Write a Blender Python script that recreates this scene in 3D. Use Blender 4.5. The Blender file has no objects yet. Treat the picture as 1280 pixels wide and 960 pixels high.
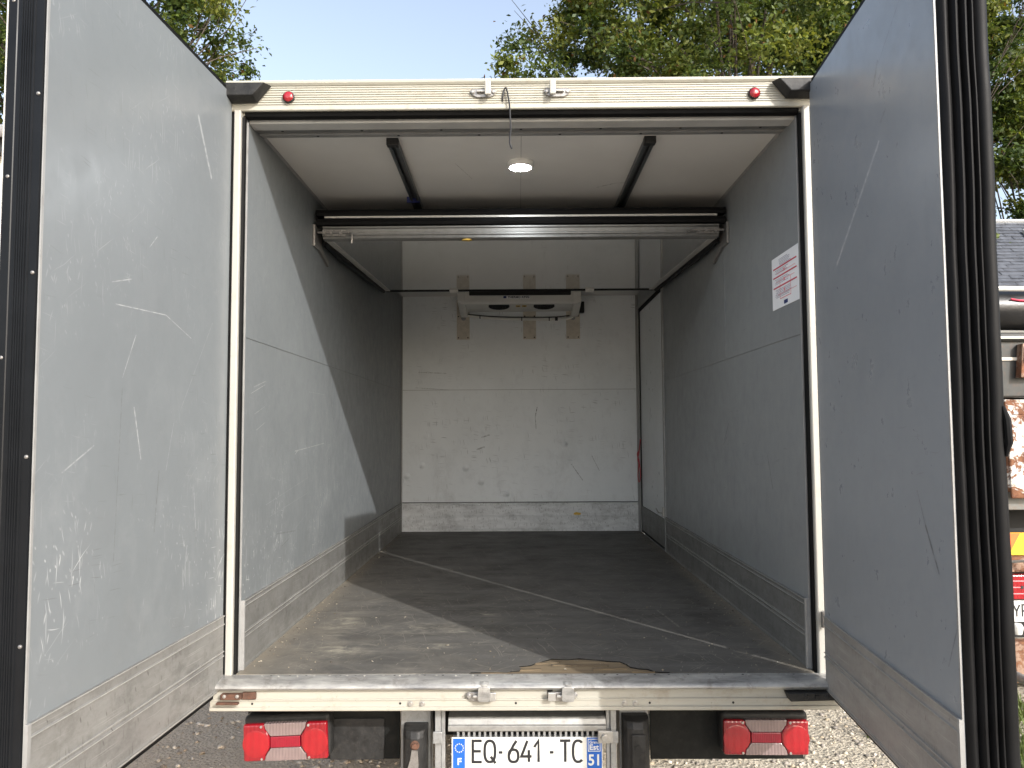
import bpy, bmesh, math, random
import numpy as np
from mathutils import Vector, Matrix
random.seed(7); rng = np.random.default_rng(7)
S = bpy.context.scene
C = S.collection

# ------------------------------------------------------------------ camera, light, exposure
W, L, H, G = 0.9975, 3.755, 1.974, -0.85      # box half width, length, inner height; ground level
cam = bpy.data.cameras.new('camera'); cam.sensor_width = 36; cam.lens = 27.0; cam.clip_start = 0.05; cam.clip_end = 2000
co = bpy.data.objects.new('camera', cam); C.objects.link(co); S.camera = co
yaw, pitch, roll = .0073, .0614, -.0054
fw = Vector((-math.sin(yaw) * math.cos(pitch), math.cos(yaw) * math.cos(pitch), math.sin(pitch)))
rt = Vector((math.cos(yaw), math.sin(yaw), 0)); up = rt.cross(fw)
r2 = rt * math.cos(roll) + up * math.sin(roll); u2 = -rt * math.sin(roll) + up * math.cos(roll)
co.matrix_world = Matrix(((r2.x, u2.x, -fw.x, -.018), (r2.y, u2.y, -fw.y, -2.694), (r2.z, u2.z, -fw.z, .8306), (0, 0, 0, 1)))

SUN = Vector((.73, -1, .645)).normalized()      # towards the sun
w = bpy.data.worlds.new('World'); S.world = w; w.use_nodes = True
nt = w.node_tree
sky = nt.nodes.new('ShaderNodeTexSky'); sky.sky_type = 'NISHITA'; sky.sun_disc = False
sky.sun_elevation = math.asin(SUN.z); sky.sun_rotation = math.atan2(SUN.x, SUN.y)
sky.air_density = 1.0; sky.dust_density = 3.0; sky.ozone_density = 1.0
hz = nt.nodes.new('ShaderNodeHueSaturation'); hz.inputs['Saturation'].default_value = .70     # thin bright haze over the blue
nt.links.new(sky.outputs[0], hz.inputs['Color']); nt.links.new(hz.outputs[0], nt.nodes['Background'].inputs[0]); nt.nodes['Background'].inputs[1].default_value = .15
sl = bpy.data.lights.new('sun', 'SUN'); sl.energy = 2.0; sl.angle = math.radians(.5); sl.color = (1, .982, .96)
so = bpy.data.objects.new('sun', sl); C.objects.link(so); so.rotation_euler = (-SUN).to_track_quat('-Z', 'Y').to_euler(); so.location = SUN * 30
S.view_settings.view_transform = 'Standard'; S.view_settings.look = 'None'; S.view_settings.exposure = 1.2; S.view_settings.gamma = 1
S.render.engine = 'CYCLES'
S.cycles.max_bounces = 14; S.cycles.diffuse_bounces = 8; S.cycles.glossy_bounces = 6; S.cycles.transmission_bounces = 4
S.cycles.use_denoising = True

# ------------------------------------------------------------------ helpers: objects
def tag(o, label=None, cat=None, group=None, kind=None):
    if label: o['label'] = label
    if cat: o['category'] = cat
    if group: o['group'] = group
    if kind: o['kind'] = kind
    return o
def adopt(o, p):
    if p is not None:
        o.parent = p
        o.matrix_parent_inverse = wm(p).inverted()
def wm(o):
    m = o.matrix_basis.copy()
    if o.parent: m = wm(o.parent) @ o.matrix_parent_inverse @ m
    return m
def thing(name, label, cat, loc, group=None):
    o = bpy.data.objects.new(name, None); C.objects.link(o); o.location = loc; o.empty_display_size = .2
    return tag(o, label, cat, group)
def dup(o, off, p=None, label=None):
    c = o.copy(); C.objects.link(c)
    if p is None:
        c.location = Vector(o.location) + Vector(off)
        if label: c['label'] = label
    else:
        c.parent = p
    for ch in [x for x in list(C.objects) if x.parent == o]: dup(ch, (0, 0, 0), c)
    return c

class MB:
    def __init__(s): s.v = []; s.f = []; s.m = []; s.mi = 0
    def add(s, vs, fs):
        b = len(s.v); s.v += [tuple(x) for x in vs]; s.f += [tuple(b + i for i in f) for f in fs]; s.m += [s.mi] * len(fs); return s
    def box(s, x0, x1, y0, y1, z0, z1, mtx=None):
        vs = [(x, y, z) for x in (x0, x1) for y in (y0, y1) for z in (z0, z1)]
        if mtx is not None: vs = [tuple(mtx @ Vector(v)) for v in vs]
        return s.add(vs, [(0, 1, 3, 2), (4, 6, 7, 5), (0, 4, 5, 1), (2, 3, 7, 6), (0, 2, 6, 4), (1, 5, 7, 3)])
    def quad(s, a, b, c, d): return s.add([a, b, c, d], [(0, 1, 2, 3)])
    def prism(s, prof, axis, a, b, closed=True):
        """profile in the two other axes (in x,y,z order), extruded along axis from a to b"""
        n = len(prof)
        def P(p, t): return {'x': (t, p[0], p[1]), 'y': (p[0], t, p[1]), 'z': (p[0], p[1], t)}[axis]
        vs = [P(p, a) for p in prof] + [P(p, b) for p in prof]
        fs = [(i, (i + 1) % n, n + (i + 1) % n, n + i) for i in range(n if closed else n - 1)]
        if closed: fs += [tuple(range(n))[::-1], tuple(range(n, 2 * n))]
        return s.add(vs, fs)
    def tube(s, pts, r, n=8, cap=True):
        pts = [Vector(p) for p in pts]; rs = r if isinstance(r, (list, tuple)) else [r] * len(pts)
        vs = []; prev = None
        for i, p in enumerate(pts):
            t = (pts[min(i + 1, len(pts) - 1)] - pts[max(i - 1, 0)]).normalized()
            if prev is None: a = t.orthogonal().normalized()
            else: a = (prev - t * prev.dot(t)); a = a.normalized() if a.length > 1e-6 else t.orthogonal().normalized()
            prev = a; b = t.cross(a)
            vs += [p + (a * math.cos(2 * math.pi * k / n) + b * math.sin(2 * math.pi * k / n)) * rs[i] for k in range(n)]
        fs = [(i * n + k, i * n + (k + 1) % n, (i + 1) * n + (k + 1) % n, (i + 1) * n + k) for i in range(len(pts) - 1) for k in range(n)]
        if cap: fs += [tuple(range(n))[::-1], tuple(range((len(pts) - 1) * n, len(pts) * n))]
        return s.add(vs, fs)
    def cyl(s, c, axis, r, h, n=20, r2=None):
        a = Vector(axis).normalized(); c = Vector(c)
        return s.tube([c - a * h / 2, c + a * h / 2], [r, r if r2 is None else r2], n)
    def lathe(s, c, axis, prof, n=28):
        """prof: (radius, height along axis)"""
        a = Vector(axis).normalized(); e = a.orthogonal().normalized(); g = a.cross(e); c = Vector(c); m = len(prof)
        vs = [c + a * h + (e * math.cos(2 * math.pi * k / n) + g * math.sin(2 * math.pi * k / n)) * r for k in range(n) for r, h in prof]
        fs = [(k * m + i, k * m + i + 1, ((k + 1) % n) * m + i + 1, ((k + 1) % n) * m + i) for k in range(n) for i in range(m - 1)]
        return s.add(vs, fs)
    def build(s, name, mats, p=None, mtx=None, bevel=0, smooth=False, seg=2, label=None):
        me = bpy.data.meshes.new(name)
        vs = s.v if mtx is None else [tuple(mtx @ Vector(v)) for v in s.v]
        me.from_pydata(vs, [], s.f)
        mats = mats if isinstance(mats, (list, tuple)) else [mats]
        for m in mats: me.materials.append(m)
        if len(mats) > 1: me.polygons.foreach_set('material_index', s.m)
        bm = bmesh.new(); bm.from_mesh(me); bmesh.ops.recalc_face_normals(bm, faces=bm.faces); bm.to_mesh(me); bm.free()
        if smooth:
            me.polygons.foreach_set('use_smooth', [True] * len(me.polygons))
            if hasattr(me, 'set_sharp_from_angle'): me.set_sharp_from_angle(angle=math.radians(40))
        o = bpy.data.objects.new(name, me); C.objects.link(o)
        if bevel:
            md = o.modifiers.new('bevel', 'BEVEL'); md.width = bevel; md.segments = seg; md.limit_method = 'ANGLE'
        adopt(o, p)
        if label: o['label'] = label
        return o
def B(name, mat, p, x0, x1, y0, y1, z0, z1, bevel=0, label=None, mtx=None):
    return MB().box(x0, x1, y0, y1, z0, z1).build(name, mat, p, mtx, bevel, label=label)
def text(name, body, mat, p, o, ex, ez, w, h, bold=0, label=None, depth=.0012, cx=None):
    """lettering stretched to w x h; lower-left corner o, reading along ex, upright along ez"""
    cu = bpy.data.curves.new('t', 'FONT'); cu.body = body; cu.size = 1; cu.offset = bold; cu.extrude = .01; cu.resolution_u = 3
    if cx: cu.space_character = cx
    ob = bpy.data.objects.new('t', cu); me = bpy.data.meshes.new_from_object(ob); bpy.data.objects.remove(ob)
    n = len(me.vertices); a = np.empty(n * 3, np.float32); me.vertices.foreach_get('co', a); a = a.reshape(-1, 3)
    lo, hi = a.min(0), a.max(0); q = (a - lo) / (hi - lo)
    ex = np.array(ex, float); ez = np.array(ez, float); en = np.cross(ex, ez)
    v = np.array(o) + q[:, :1] * w * ex + q[:, 1:2] * h * ez + (q[:, 2:] * depth) * en
    me.vertices.foreach_set('co', v.astype(np.float32).ravel()); me.update(); me.materials.clear(); me.materials.append(mat); me.name = name
    ob = bpy.data.objects.new(name, me); C.objects.link(ob); adopt(ob, p)
    if label: ob['label'] = label
    return ob

def ell(cx, cy, rx, ry, a0, a1, n=18, p=2.6):
    o = []
    for i in range(n + 1):
        a = math.radians(a0 + (a1 - a0) * i / n); c, d = math.cos(a), math.sin(a)
        o.append((cx + rx * math.copysign(abs(c) ** (2 / p), c), cy + ry * math.copysign(abs(d) ** (2 / p), d)))
    return o
GLYPH = {'E': [[(1, 1), (.07, 1), (.07, 0), (1, 0)], [(.07, .51), (.9, .51)]], 'Q': [ell(.5, .5, .5, .5, 0, 360, 26), [(.58, .26), (1.04, -.06)]],
         '6': [[(.80, 1.0), (.52, .80), (.22, .52), (.06, .34)], ell(.5, .29, .46, .29, 0, 360, 24)], '4': [[(.60, 1), (.02, .26), (1, .26)], [(.74, .56), (.74, 0)]],
         '1': [[(.0, .70), (.62, 1), (.62, 0)]], 'T': [[(0, 1), (1, 1)], [(.5, 1), (.5, 0)]], 'C': [ell(.52, .5, .5, .5, 48, 312, 22)], 'Y': [[(0, 1), (.5, .45), (1, 1)], [(.5, .45), (.5, 0)]], 'R': [[(.07, 0), (.07, 1), (.6, 1), (.85, .92), (.92, .74), (.85, .56), (.6, .48), (.07, .48)], [(.55, .48), (1, 0)]], '-': [[(0, .5), (1, .5)]]}
def plate_char(ch, mat, p, x, y, z, w, h, sw, depth=.0010):
    mb = MB()
    for pl in GLYPH[ch]:
        P = [Vector((x + a * w, z + b * h)) for a, b in pl]; n = len(P); closed = (P[0] - P[-1]).length < 1e-6; Lf, Rt = [], []
        for i in range(n):
            d0 = (P[i] - P[i - 1]).normalized() if i > 0 else ((P[0] - P[-2]).normalized() if closed else (P[1] - P[0]).normalized())
            d1 = (P[i + 1] - P[i]).normalized() if i < n - 1 else ((P[1] - P[0]).normalized() if closed else d0)
            t = (d0 + d1); t = t.normalized() if t.length > 1e-6 else d1
            nn = Vector((-t.y, t.x)); k = sw / 2 / max(.45, nn.dot(Vector((-d1.y, d1.x)))); Lf.append(P[i] + nn * k); Rt.append(P[i] - nn * k)
        vs = [(q.x, y, q.y) for q in Lf + Rt] + [(q.x, y + depth, q.y) for q in Lf + Rt]; m = 2 * n; fs = []
        for i in range(n - 1): fs += [(i, i + 1, n + i + 1, n + i), (m + i, m + n + i, m + n + i + 1, m + i + 1), (i, m + i, m + i + 1, i + 1), (n + i, n + i + 1, m + n + i + 1, m + n + i)]
        if not closed: fs += [(0, n, m + n, m), (n - 1, m + n - 1, m + 2 * n - 1, 2 * n - 1)]
        mb.add(vs, fs); y -= .00008
    return mb.build('plate_character', mat, p)

# ------------------------------------------------------------------ helpers: materials
class NT:
    def __init__(s, name):
        s.m = bpy.data.materials.new(name); s.m.use_nodes = True; s.t = s.m.node_tree; s.t.nodes.clear()
        s.out = s.n('ShaderNodeOutputMaterial'); s.co = s.n('ShaderNodeTexCoord').outputs['Object']
    def n(s, ty, ins=None, **kw):
        x = s.t.nodes.new(ty)
        for k, v in kw.items(): setattr(x, k, v)
        for k, v in (ins or {}).items(): s.put(x.inputs[k], v)
        return x
    def put(s, sock, v):
        if isinstance(v, bpy.types.NodeSocket): s.t.links.new(v, sock)
        elif isinstance(v, bpy.types.Node): s.t.links.new(v.outputs[0], sock)
        else:
            try: sock.default_value = v
            except Exception: sock.default_value = (*v, 1)
    def ma(s, op, a, b=None, c=None, clamp=False):
        x = s.n('ShaderNodeMath', operation=op, use_clamp=clamp); s.put(x.inputs[0], a)
        if b is not None: s.put(x.inputs[1], b)
        if c is not None: s.put(x.inputs[2], c)
        return x.outputs[0]
    def vm(s, op, a, b=None, sc=None):
        x = s.n('ShaderNodeVectorMath', operation=op); s.put(x.inputs[0], a)
        if b is not None: s.put(x.inputs[1], b)
        if sc is not None: s.put(x.inputs['Scale'], sc)
        return x.outputs['Value'] if op in ('DOT_PRODUCT', 'LENGTH') else x.outputs[0]
    def mapr(s, v, a, b, c=0., d=1., smooth=False):
        x = s.n('ShaderNodeMapRange', {0: v, 1: a, 2: b, 3: c, 4: d}, clamp=True)
        if smooth: x.interpolation_type = 'SMOOTHSTEP'
        return x.outputs[0]
    def noise(s, vec, scale=5, detail=4, rough=.55, dist=0.):
        return s.n('ShaderNodeTexNoise', {'Vector': vec, 'Scale': scale, 'Detail': detail, 'Roughness': rough, 'Distortion': dist}).outputs[0]
    def scale(s, vec, sc): return s.vm('MULTIPLY', vec, sc)
    def mix(s, f, a, b, blend='MIX'):
        x = s.n('ShaderNodeMix', data_type='RGBA', blend_type=blend); s.put(x.inputs[0], f); s.put(x.inputs[6], a); s.put(x.inputs[7], b); return x.outputs[2]
    def plane(s, pl):
        x = s.n('ShaderNodeSeparateXYZ', {0: s.co}); c = s.n('ShaderNodeCombineXYZ')
        i = {'yz': (1, 2), 'xz': (0, 2), 'xy': (0, 1)}[pl]
        s.put(c.inputs[0], x.outputs[i[0]]); s.put(c.inputs[1], x.outputs[i[1]]); s.xyz = x
        return c.outputs[0]
    def dashes(s, p, ang, length, width, keep, thr=.34, seed=0., warp=.01):
        """random scratches: elongated cells of a stretched Voronoi"""
        nz = s.n('ShaderNodeTexNoise', {'Vector': p, 'Scale': 6., 'Detail': 2.}).outputs['Color']
        q = s.vm('ADD', p, s.vm('SCALE', s.vm('SUBTRACT', nz, (.5, .5, .5)), sc=warp))
        q = s.n('ShaderNodeVectorRotate', {'Vector': q, 'Angle': math.radians(ang)}, rotation_type='Z_AXIS').outputs[0]
        q = s.vm('ADD', s.scale(q, (2 * thr / length, 2 * thr / width, 1)), (seed, seed * 1.7, 0))
        v = s.n('ShaderNodeTexVoronoi', {'Vector': q, 'Scale': 1.}, voronoi_dimensions='2D', feature='F1')
        c = s.n('ShaderNodeSeparateColor', {0: v.outputs['Color']})
        on = s.ma('LESS_THAN', c.outputs[0], keep)
        a = s.mapr(v.outputs['Distance'], thr * .5, thr, 1, 0)
        return s.ma('MULTIPLY', s.ma('MULTIPLY', a, on), s.ma('MULTIPLY_ADD', c.outputs[1], .8, .2))
    def seg(s, p, a, b, wd, soft=2.):
        """one straight scratch from a to b"""
        a = Vector((*a, 0)); b = Vector((*b, 0)); d = b - a
        r = s.vm('SUBTRACT', p, tuple(a))
        t = s.ma('DIVIDE', s.vm('DOT_PRODUCT', r, tuple(d)), d.dot(d), clamp=True)
        q = s.n('ShaderNodeCombineXYZ', {0: s.ma('MULTIPLY', t, d.x), 1: s.ma('MULTIPLY', t, d.y)}).outputs[0]
        return s.mapr(s.vm('LENGTH', s.vm('SUBTRACT', r, q)), wd / soft, wd, 1, 0)
    def bsdf(s, col, rough=.5, metal=0., spec=.5, bump=None, bstr=.3, bdist=.01, emit=None, estr=0, coat=0., trans=0., alpha=None):
        b = s.n('ShaderNodeBsdfPrincipled', {'Base Color': col, 'Roughness': rough, 'Metallic': metal, 'Specular IOR Level': spec, 'Coat Weight': coat, 'Transmission Weight': trans})
        if emit is not None: s.put(b.inputs['Emission Color'], emit); s.put(b.inputs['Emission Strength'], estr)
        if bump is not None:
            n = s.n('ShaderNodeBump', {'Height': bump, 'Strength': bstr, 'Distance': bdist}); s.put(b.inputs['Normal'], n)
        s.t.links.new(b.outputs[0], s.out.inputs[0]); return s.m

def simple(name, col, rough=.5, metal=0., spec=.5, var=.12, vs=9., bump=0., bs=60., coat=0., dirt=0., dcol=(.10, .085, .065)):
    t = NT(name); n = t.noise(t.co, vs, 5, .6)
    c = t.mix(t.mapr(n, .3, .7), tuple(x * (1 - var) for x in col), tuple(min(1, x * (1 + var)) for x in col))
    if dirt: c = t.mix(t.ma('MULTIPLY', t.mapr(t.noise(t.co, vs * 2.3, 6, .65, .3), .5, .75), dirt), c, dcol)
    r = t.mapr(n, .2, .8, max(.03, rough - .07), min(1, rough + .07))
    return t.bsdf(c, r, metal, spec, t.noise(t.co, bs, 3) if bump else None, bump, .004, coat=coat)

def panel(name, base, pl, rough=.36, bst=.35, light=(.52, .53, .53), scr=1., dirty=.5, segs=(), dsegs=(), seed=0., keep=.03, smudge=(.5,), spec=.5, coat=0., dents=0., zlow=(.15, 1.0)):
    """painted sandwich panel with scratches, scuffs and dirt that gathers towards the floor"""
    t = NT(name); p = t.plane(pl); z = t.xyz.outputs[2]
    big = t.noise(t.co, 1.3, 4, .6); fine = t.noise(t.scale(t.co, (14, 14, 12)), 1., 6, .7)
    c = t.mix(t.mapr(big, .3, .7), tuple(x * .93 for x in base), tuple(x * 1.06 for x in base))
    c = t.mix(t.ma('MULTIPLY', t.mapr(fine, .52, .8), .16 * dirty), c, tuple(x * .55 for x in base))
    low = t.mapr(z, zlow[0], zlow[1], 1, 0) if pl != 'xy' else 1.
    grime = t.mapr(t.noise(t.scale(t.co, (4, 4, 2.6)), 1., 7, .72, .3), .52, .85)
    c = t.mix(t.ma('MULTIPLY', t.ma('MULTIPLY', grime, low), .42 * dirty), c, (.15, .135, .115))
    mask = t.mapr(t.noise(t.co, 2.6, 4, .65), .44, .62)
    if pl == 'yz': c = t.mix(t.ma('MULTIPLY', t.ma('MULTIPLY', t.mapr(t.noise(t.scale(t.co, (7, 7, 5)), 1., 7, .72), .50, .72), t.mapr(z, 1.5, .7, 0, 1)), .07 * scr), c, light)
    lowk = t.ma('MULTIPLY_ADD', low, .8, .2) if pl != 'xy' else .7
    tot = None
    for i, (ang, ln, wd, k) in enumerate(((90, .09, .0034, keep), (77, .05, .003, keep), (103, .030, .005, keep), (8, .05, .0026, keep * .4), (-38, .12, .0028, keep * .35), (55, .018, .006, keep * .6), (70, .010, .006, keep * .6))):
        d = t.dashes(p, ang, ln, wd, k, seed=seed + i * 13.7, warp=.03); tot = d if tot is None else t.ma('MAXIMUM', tot, d)
    if tot is not None: tot = t.ma('MULTIPLY', t.ma('MULTIPLY', tot, mask), t.ma('MULTIPLY', lowk, scr))
    for a, b, wd, st in segs:
        wd *= .42; st *= .7
        s_ = t.ma('MULTIPLY', t.seg(p, a, b, wd), t.ma('MULTIPLY', t.mapr(t.noise(t.co, 60, 2), .35, .6, .25, 1), st)); tot = t.ma('MAXIMUM', tot, s_)
    c = t.mix(tot, c, light)
    dk = t.ma('MAXIMUM', t.dashes(p, 84, .06, .0035, keep * .7, seed=seed + 101, warp=.04), t.dashes(p, 5, .06, .003, keep * .7, seed=seed + 141, warp=.04))
    dk = t.ma('MULTIPLY', t.ma('MULTIPLY', dk, t.mapr(t.noise(t.co, 3.1, 3), .42, .66)), .75 * dirty)
    for a, b, wd, st in dsegs:
        wd *= .6
        s_ = t.ma('MULTIPLY', t.seg(p, a, b, wd), t.ma('MULTIPLY', t.mapr(t.noise(t.co, 70, 2), .35, .6, .2, 1), st)); dk = t.ma('MAXIMUM', dk, s_)
    c = t.mix(dk, c, (.05, .048, .045))
    h = t.noise(t.co, 2.2, 3)
    if dents:
        v = t.n('ShaderNodeTexVoronoi', {'Vector': p, 'Scale': 6.}, voronoi_dimensions='2D')
        cc = t.n('ShaderNodeSeparateColor', {0: v.outputs['Color']})
        dn = t.ma('MULTIPLY', t.mapr(v.outputs['Distance'], 0, .2, 1, 0, True), t.ma('LESS_THAN', cc.outputs[0], .34))
        dn = t.ma('MULTIPLY', dn, t.mapr(z, .95, .5, 0, 1))
        h = t.ma('ADD', h, t.ma('MULTIPLY', dn, dents))
    r = t.ma('ADD', t.mapr(fine, .3, .8, rough - .05 if scr else rough, rough + .12 if scr else rough), t.ma('MULTIPLY', grime, .12 if scr else 0.))
    return t.bsdf(c, r, 0, spec, h if bst else None, bst, .012, coat=coat)

def kickmat(name, base, pl, dirt=.6, metal=.35, rough=.42, tick=.06):
    t = NT(name); p = t.plane(pl)
    q = t.scale(t.co, (3, 3, 14)); n = t.noise(q, 1., 6, .7, .3); m = t.noise(t.scale(t.co, (9, 9, 12)), 1., 9, .8, .1)
    c = t.mix(t.mapr(n, .3, .7), tuple(x * .8 for x in base), tuple(x * 1.15 for x in base))
    c = t.mix(t.ma('MULTIPLY', t.mapr(m, .48, .8), dirt * .75), c, (.085, .076, .064))
    c = t.mix(t.ma('MULTIPLY', t.mapr(t.noise(t.scale(t.co, (4, 4, 6)), 1., 8, .75, .2), .52, .66), dirt * .55), c, tuple(x * .38 for x in base))
    c = t.mix(t.ma('MULTIPLY', t.dashes(p, 2, .16, .003, .12, seed=3, warp=.02), .35), c, tuple(min(.8, x * 1.9) for x in base))
    c = t.mix(t.ma('MULTIPLY', t.ma('MAXIMUM', t.dashes(p, 88, .04, .004, tick, seed=9, warp=.03), t.dashes(p, 70, .02, .006, tick, seed=49, warp=.03)), .7 * dirt), c, (.04, .036, .03))
    return t.bsdf(c, t.mapr(m, .3, .8, rough, rough + .25), metal, .5, n, .25, .004)

def whitemetal(name, col=(.70, .67, .56), dirt=.35, rough=.42, streak=(2, 30, 30)):
    t = NT(name); n = t.noise(t.scale(t.co, streak), 1., 6, .7); m = t.noise(t.co, 14, 6, .7, .2)
    c = t.mix(t.mapr(n, .35, .7), col, tuple(x * .86 for x in col))
    c = t.mix(t.ma('MULTIPLY', t.mapr(m, .54, .76), dirt), c, (.23, .19, .13))
    c = t.mix(t.ma('MULTIPLY', t.mapr(t.noise(t.co, 75, 3, .7), .66, .74), dirt), c, (.12, .10, .08))
    return t.bsdf(c, rough, .0, .5, n, .12, .003)

GREY = (.148, .160, .168)
lw_segs = [((.675, .748), (1.19, .775), .004, .9), ((.69, .735), (.73, .752), .006, .9), ((.15, 1.0), (.28, 1.03), .006, .5), ((.12, .975), (.27, 1.015), .004, .6), ((.16, .90), (.27, .93), .004, .5), ((.18, .84), (.28, .87), .004, .5),
           ((.9, 1.02), (1.2, 1.02), .003, .5), ((.30, .55), (.9, .62), .003, .35), ((.35, .50), (.9, .55), .003, .3), ((1.0, .85), (1.03, .99), .003, .5), ((.5, .36), (.9, .46), .003, .3)]
M = {}
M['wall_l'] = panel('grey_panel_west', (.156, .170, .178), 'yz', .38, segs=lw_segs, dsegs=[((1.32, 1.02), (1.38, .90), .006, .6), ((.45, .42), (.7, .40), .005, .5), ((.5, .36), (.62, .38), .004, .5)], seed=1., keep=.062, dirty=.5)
M['wall_r'] = panel('grey_panel_east', (.220, .233, .240), 'yz', .36, light=(.32, .33, .33), scr=.5, seed=5., keep=.025, dirty=.75,  # same panel as the west wall, colour made paler to lift its shade
                    dsegs=[((1.02, .86), (1.10, .78), .007, .8), ((1.05, .80), (1.12, .76), .005, .8), ((.45, .72), (.40, .60), .016, .35), ((1.3, .66), (1.36, .45), .006, .6), ((1.7, .98), (1.73, .84), .005, .5), ((.9, 1.25), (.92, 1.1), .005, .4), ((.60, 1.6), (.62, 1.4), .006, .4)])
M['door_l'] = panel('grey_panel_open_west', (.168, .184, .195), 'yz', .33, seed=9., keep=.068, dirty=.55, light=(.56, .57, .57),
                    segs=[((-.26, 1.86), (-.16, 1.69), .016, .55), ((-.70, 1.17), (-.44, 1.18), .004, .7), ((-.44, 1.18), (-.28, 1.13), .004, .55), ((-.13, 1.20), (-.34, .90), .003, .35), ((-.56, .76), (-.60, .90), .008, .6), ((-.78, .80), (-.9, .74), .006, .4),
                          ((-.63, 1.25), (-.72, 1.225), .004, .6), ((-.5, 1.40), (-.54, 1.36), .004, .6), ((-.66, .98), (-.60, 1.10), .005, .6), ((-.42, .72), (-.38, .86), .003, .5), ((-.22, .50), (-.24, .64), .005, .5), ((-.3, .35), (-.28, .48), .005, .5)],
                    dsegs=[((-.68, .50), (-.66, .95), .003, .45), ((-.48, .55), (-.46, .72), .006, .4)])
M['door_r'] = panel('grey_panel_open_east', (.245, .265, .288), 'yz', .30, light=(.44, .45, .46), scr=.3, seed=15., keep=.02, dirty=.45,  # base colour raised above the left door's to brighten this shaded face
                    segs=[((-.276, 1.355), (-.64, 1.61), .016, 1.3), ((-.40, 1.0), (-.62, .76), .003, .25), ((-.02, 1.2), (-.08, 1.17), .003, .4)],
                    dsegs=[((-.84, .60), (-.90, .50), .007, .7), ((-.80, .68), (-.84, .60), .005, .5), ((-.62, 1.78), (-.65, 1.83), .012, .5), ((-.66, 1.66), (-.69, 1.68), .008, .5), ((-.65, 1.82), (-.95, 2.01), .003, .5), ((-.93, .30), (-.99, .42), .004, .6)])
M['back'] = panel('pale_panel', (.78, .81, .825), 'xz', .34, light=(.8, .8, .8), scr=.5, seed=21., keep=.085, dirty=1.25, dents=2.6,
                  dsegs=[((.145, 1.03), (.128, .95), .007, .9), ((.128, .95), (.135, .85), .005, .8), ((.43, .55), (.52, .42), .006, .7), ((.60, .62), (.66, .50), .005, .6), ((-.85, 1.33), (-.62, 1.32), .006, .5), ((-.88, 1.2), (-.6, 1.18), .005, .5), ((-.32, .78), (-.26, .80), .012, .6), ((-.36, .68), (-.30, .70), .012, .6)], zlow=(.1, 1.2))
M['sided'] = panel('pale_door_panel', (.69, .72, .735), 'yz', .3, light=(.8, .8, .8), scr=.3, seed=25., keep=.02, dirty=.6, dsegs=[((3.2, 1.0), (3.25, .9), .02, .5)])
M['ceil'] = panel('white_ceiling_panel', (.68, .67, .645), 'xy', .2, bst=.08, light=(.5, .48, .45), scr=0., seed=31., keep=.01, dirty=.08, dsegs=[((.36, .86), (.44, .80), .005, .9), ((.44, .80), (.52, .79), .003, .9), ((-.28, .52), (-.22, .72), .003, .5)])
M['part'] = panel('glossy_partition_panel', (.40, .40, .39), 'xy', .05, bst=0, light=(.6, .6, .58), scr=.1, seed=35., keep=.01, dirty=.03, spec=.9, coat=1.)
M['kick_l'] = kickmat('dirty_aluminium_kick', (.205, .205, .197), 'yz', .8)
M['kick_d'] = kickmat('door_kick', (.25, .248, .238), 'yz', .85)
M['kick_dr'] = kickmat('door_kick_cleaner', (.30, .29, .278), 'yz', .5, .2)
M['kick_b'] = kickmat('end_kick', (.70, .715, .72), 'xz', .75, .1, tick=.16)
M['trim'] = simple('grey_trim', (.29, .29, .285), .45, .2, dirt=.3)
M['bead'] = simple('worn_highlight_bead', (.36, .355, .335), .4, .25, dirt=.45, vs=22)  # pale strips on worn ridge tops; the edge highlight is put into the colour
M['dtrim'] = simple('dull_trim', (.21, .21, .205), .4, .35, dirt=.3, vs=20)
M['steel'] = simple('worn_steel', (.30, .29, .28), .38, .7, dirt=.5, vs=50, dcol=(.12, .10, .08))
M['alu'] = simple('aluminium', (.36, .36, .35), .42, .5, dirt=.35, vs=25)
M['aluw'] = simple('pale_aluminium', (.60, .59, .56), .4, .25, dirt=.25, vs=18)
M['galv'] = simple('galvanised_steel', (.30, .305, .305), .5, .5, dirt=.4, vs=30)
M['rubber'] = simple('black_rubber', (.006, .006, .0065), .55, 0, .15, var=.3, vs=12)
M['seal'] = simple('black_seal', (.007, .007, .007), .7, 0, .12, var=.3)
M['anod'] = simple('black_anodised', (.006, .0068, .0082), .4, 0, .22, var=.25, vs=5)
M['plastic'] = simple('black_plastic', (.018, .018, .018), .5, 0, .3, var=.4, vs=30, bump=.3, dirt=.2, dcol=(.10, .09, .08))
M['flap'] = simple('black_flap', (.010, .0105, .010), .6, 0, .15, var=.4, vs=14, dirt=.16, dcol=(.06, .055, .045), bump=.15)
M['header'] = whitemetal('cream_header', (.425, .41, .35), .55)
M['jamb'] = whitemetal('cream_jamb', (.38, .37, .335), .35, streak=(30, 30, 2))
M['beam'] = whitemetal('cream_beam', (.385, .37, .32), .6)
M['zinc'] = simple('zinc', (.42, .41, .39), .35, .6, dirt=.45, vs=50, dcol=(.2, .15, .1))
M['rust'] = simple('rust', (.095, .045, .028), .8, .1, var=.5, vs=60, bump=.4, dirt=.4)
M['white_pl'] = simple('white_plastic', (.72, .71, .67), .4, var=.06)
M['cream_strip'] = simple('cream_strip', (.60, .55, .47), .5, var=.1, vs=14, dirt=.25)
M['dark'] = simple('dark_opening', (.006, .006, .006), .7)
M['navy'] = simple('navy_print', (.02, .035, .13), .5)
M['ink'] = simple('ink', (.012, .012, .014), .5)
M['inkgrey'] = simple('grey_print', (.33, .33, .40), .6)
M['redprint'] = simple('red_print', (.48, .02, .06), .5)
M['redpale'] = simple('pale_red_print', (.68, .22, .24), .5)
M['paper'] = simple('white_paper', (.78, .79, .81), .45, var=.03)
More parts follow.
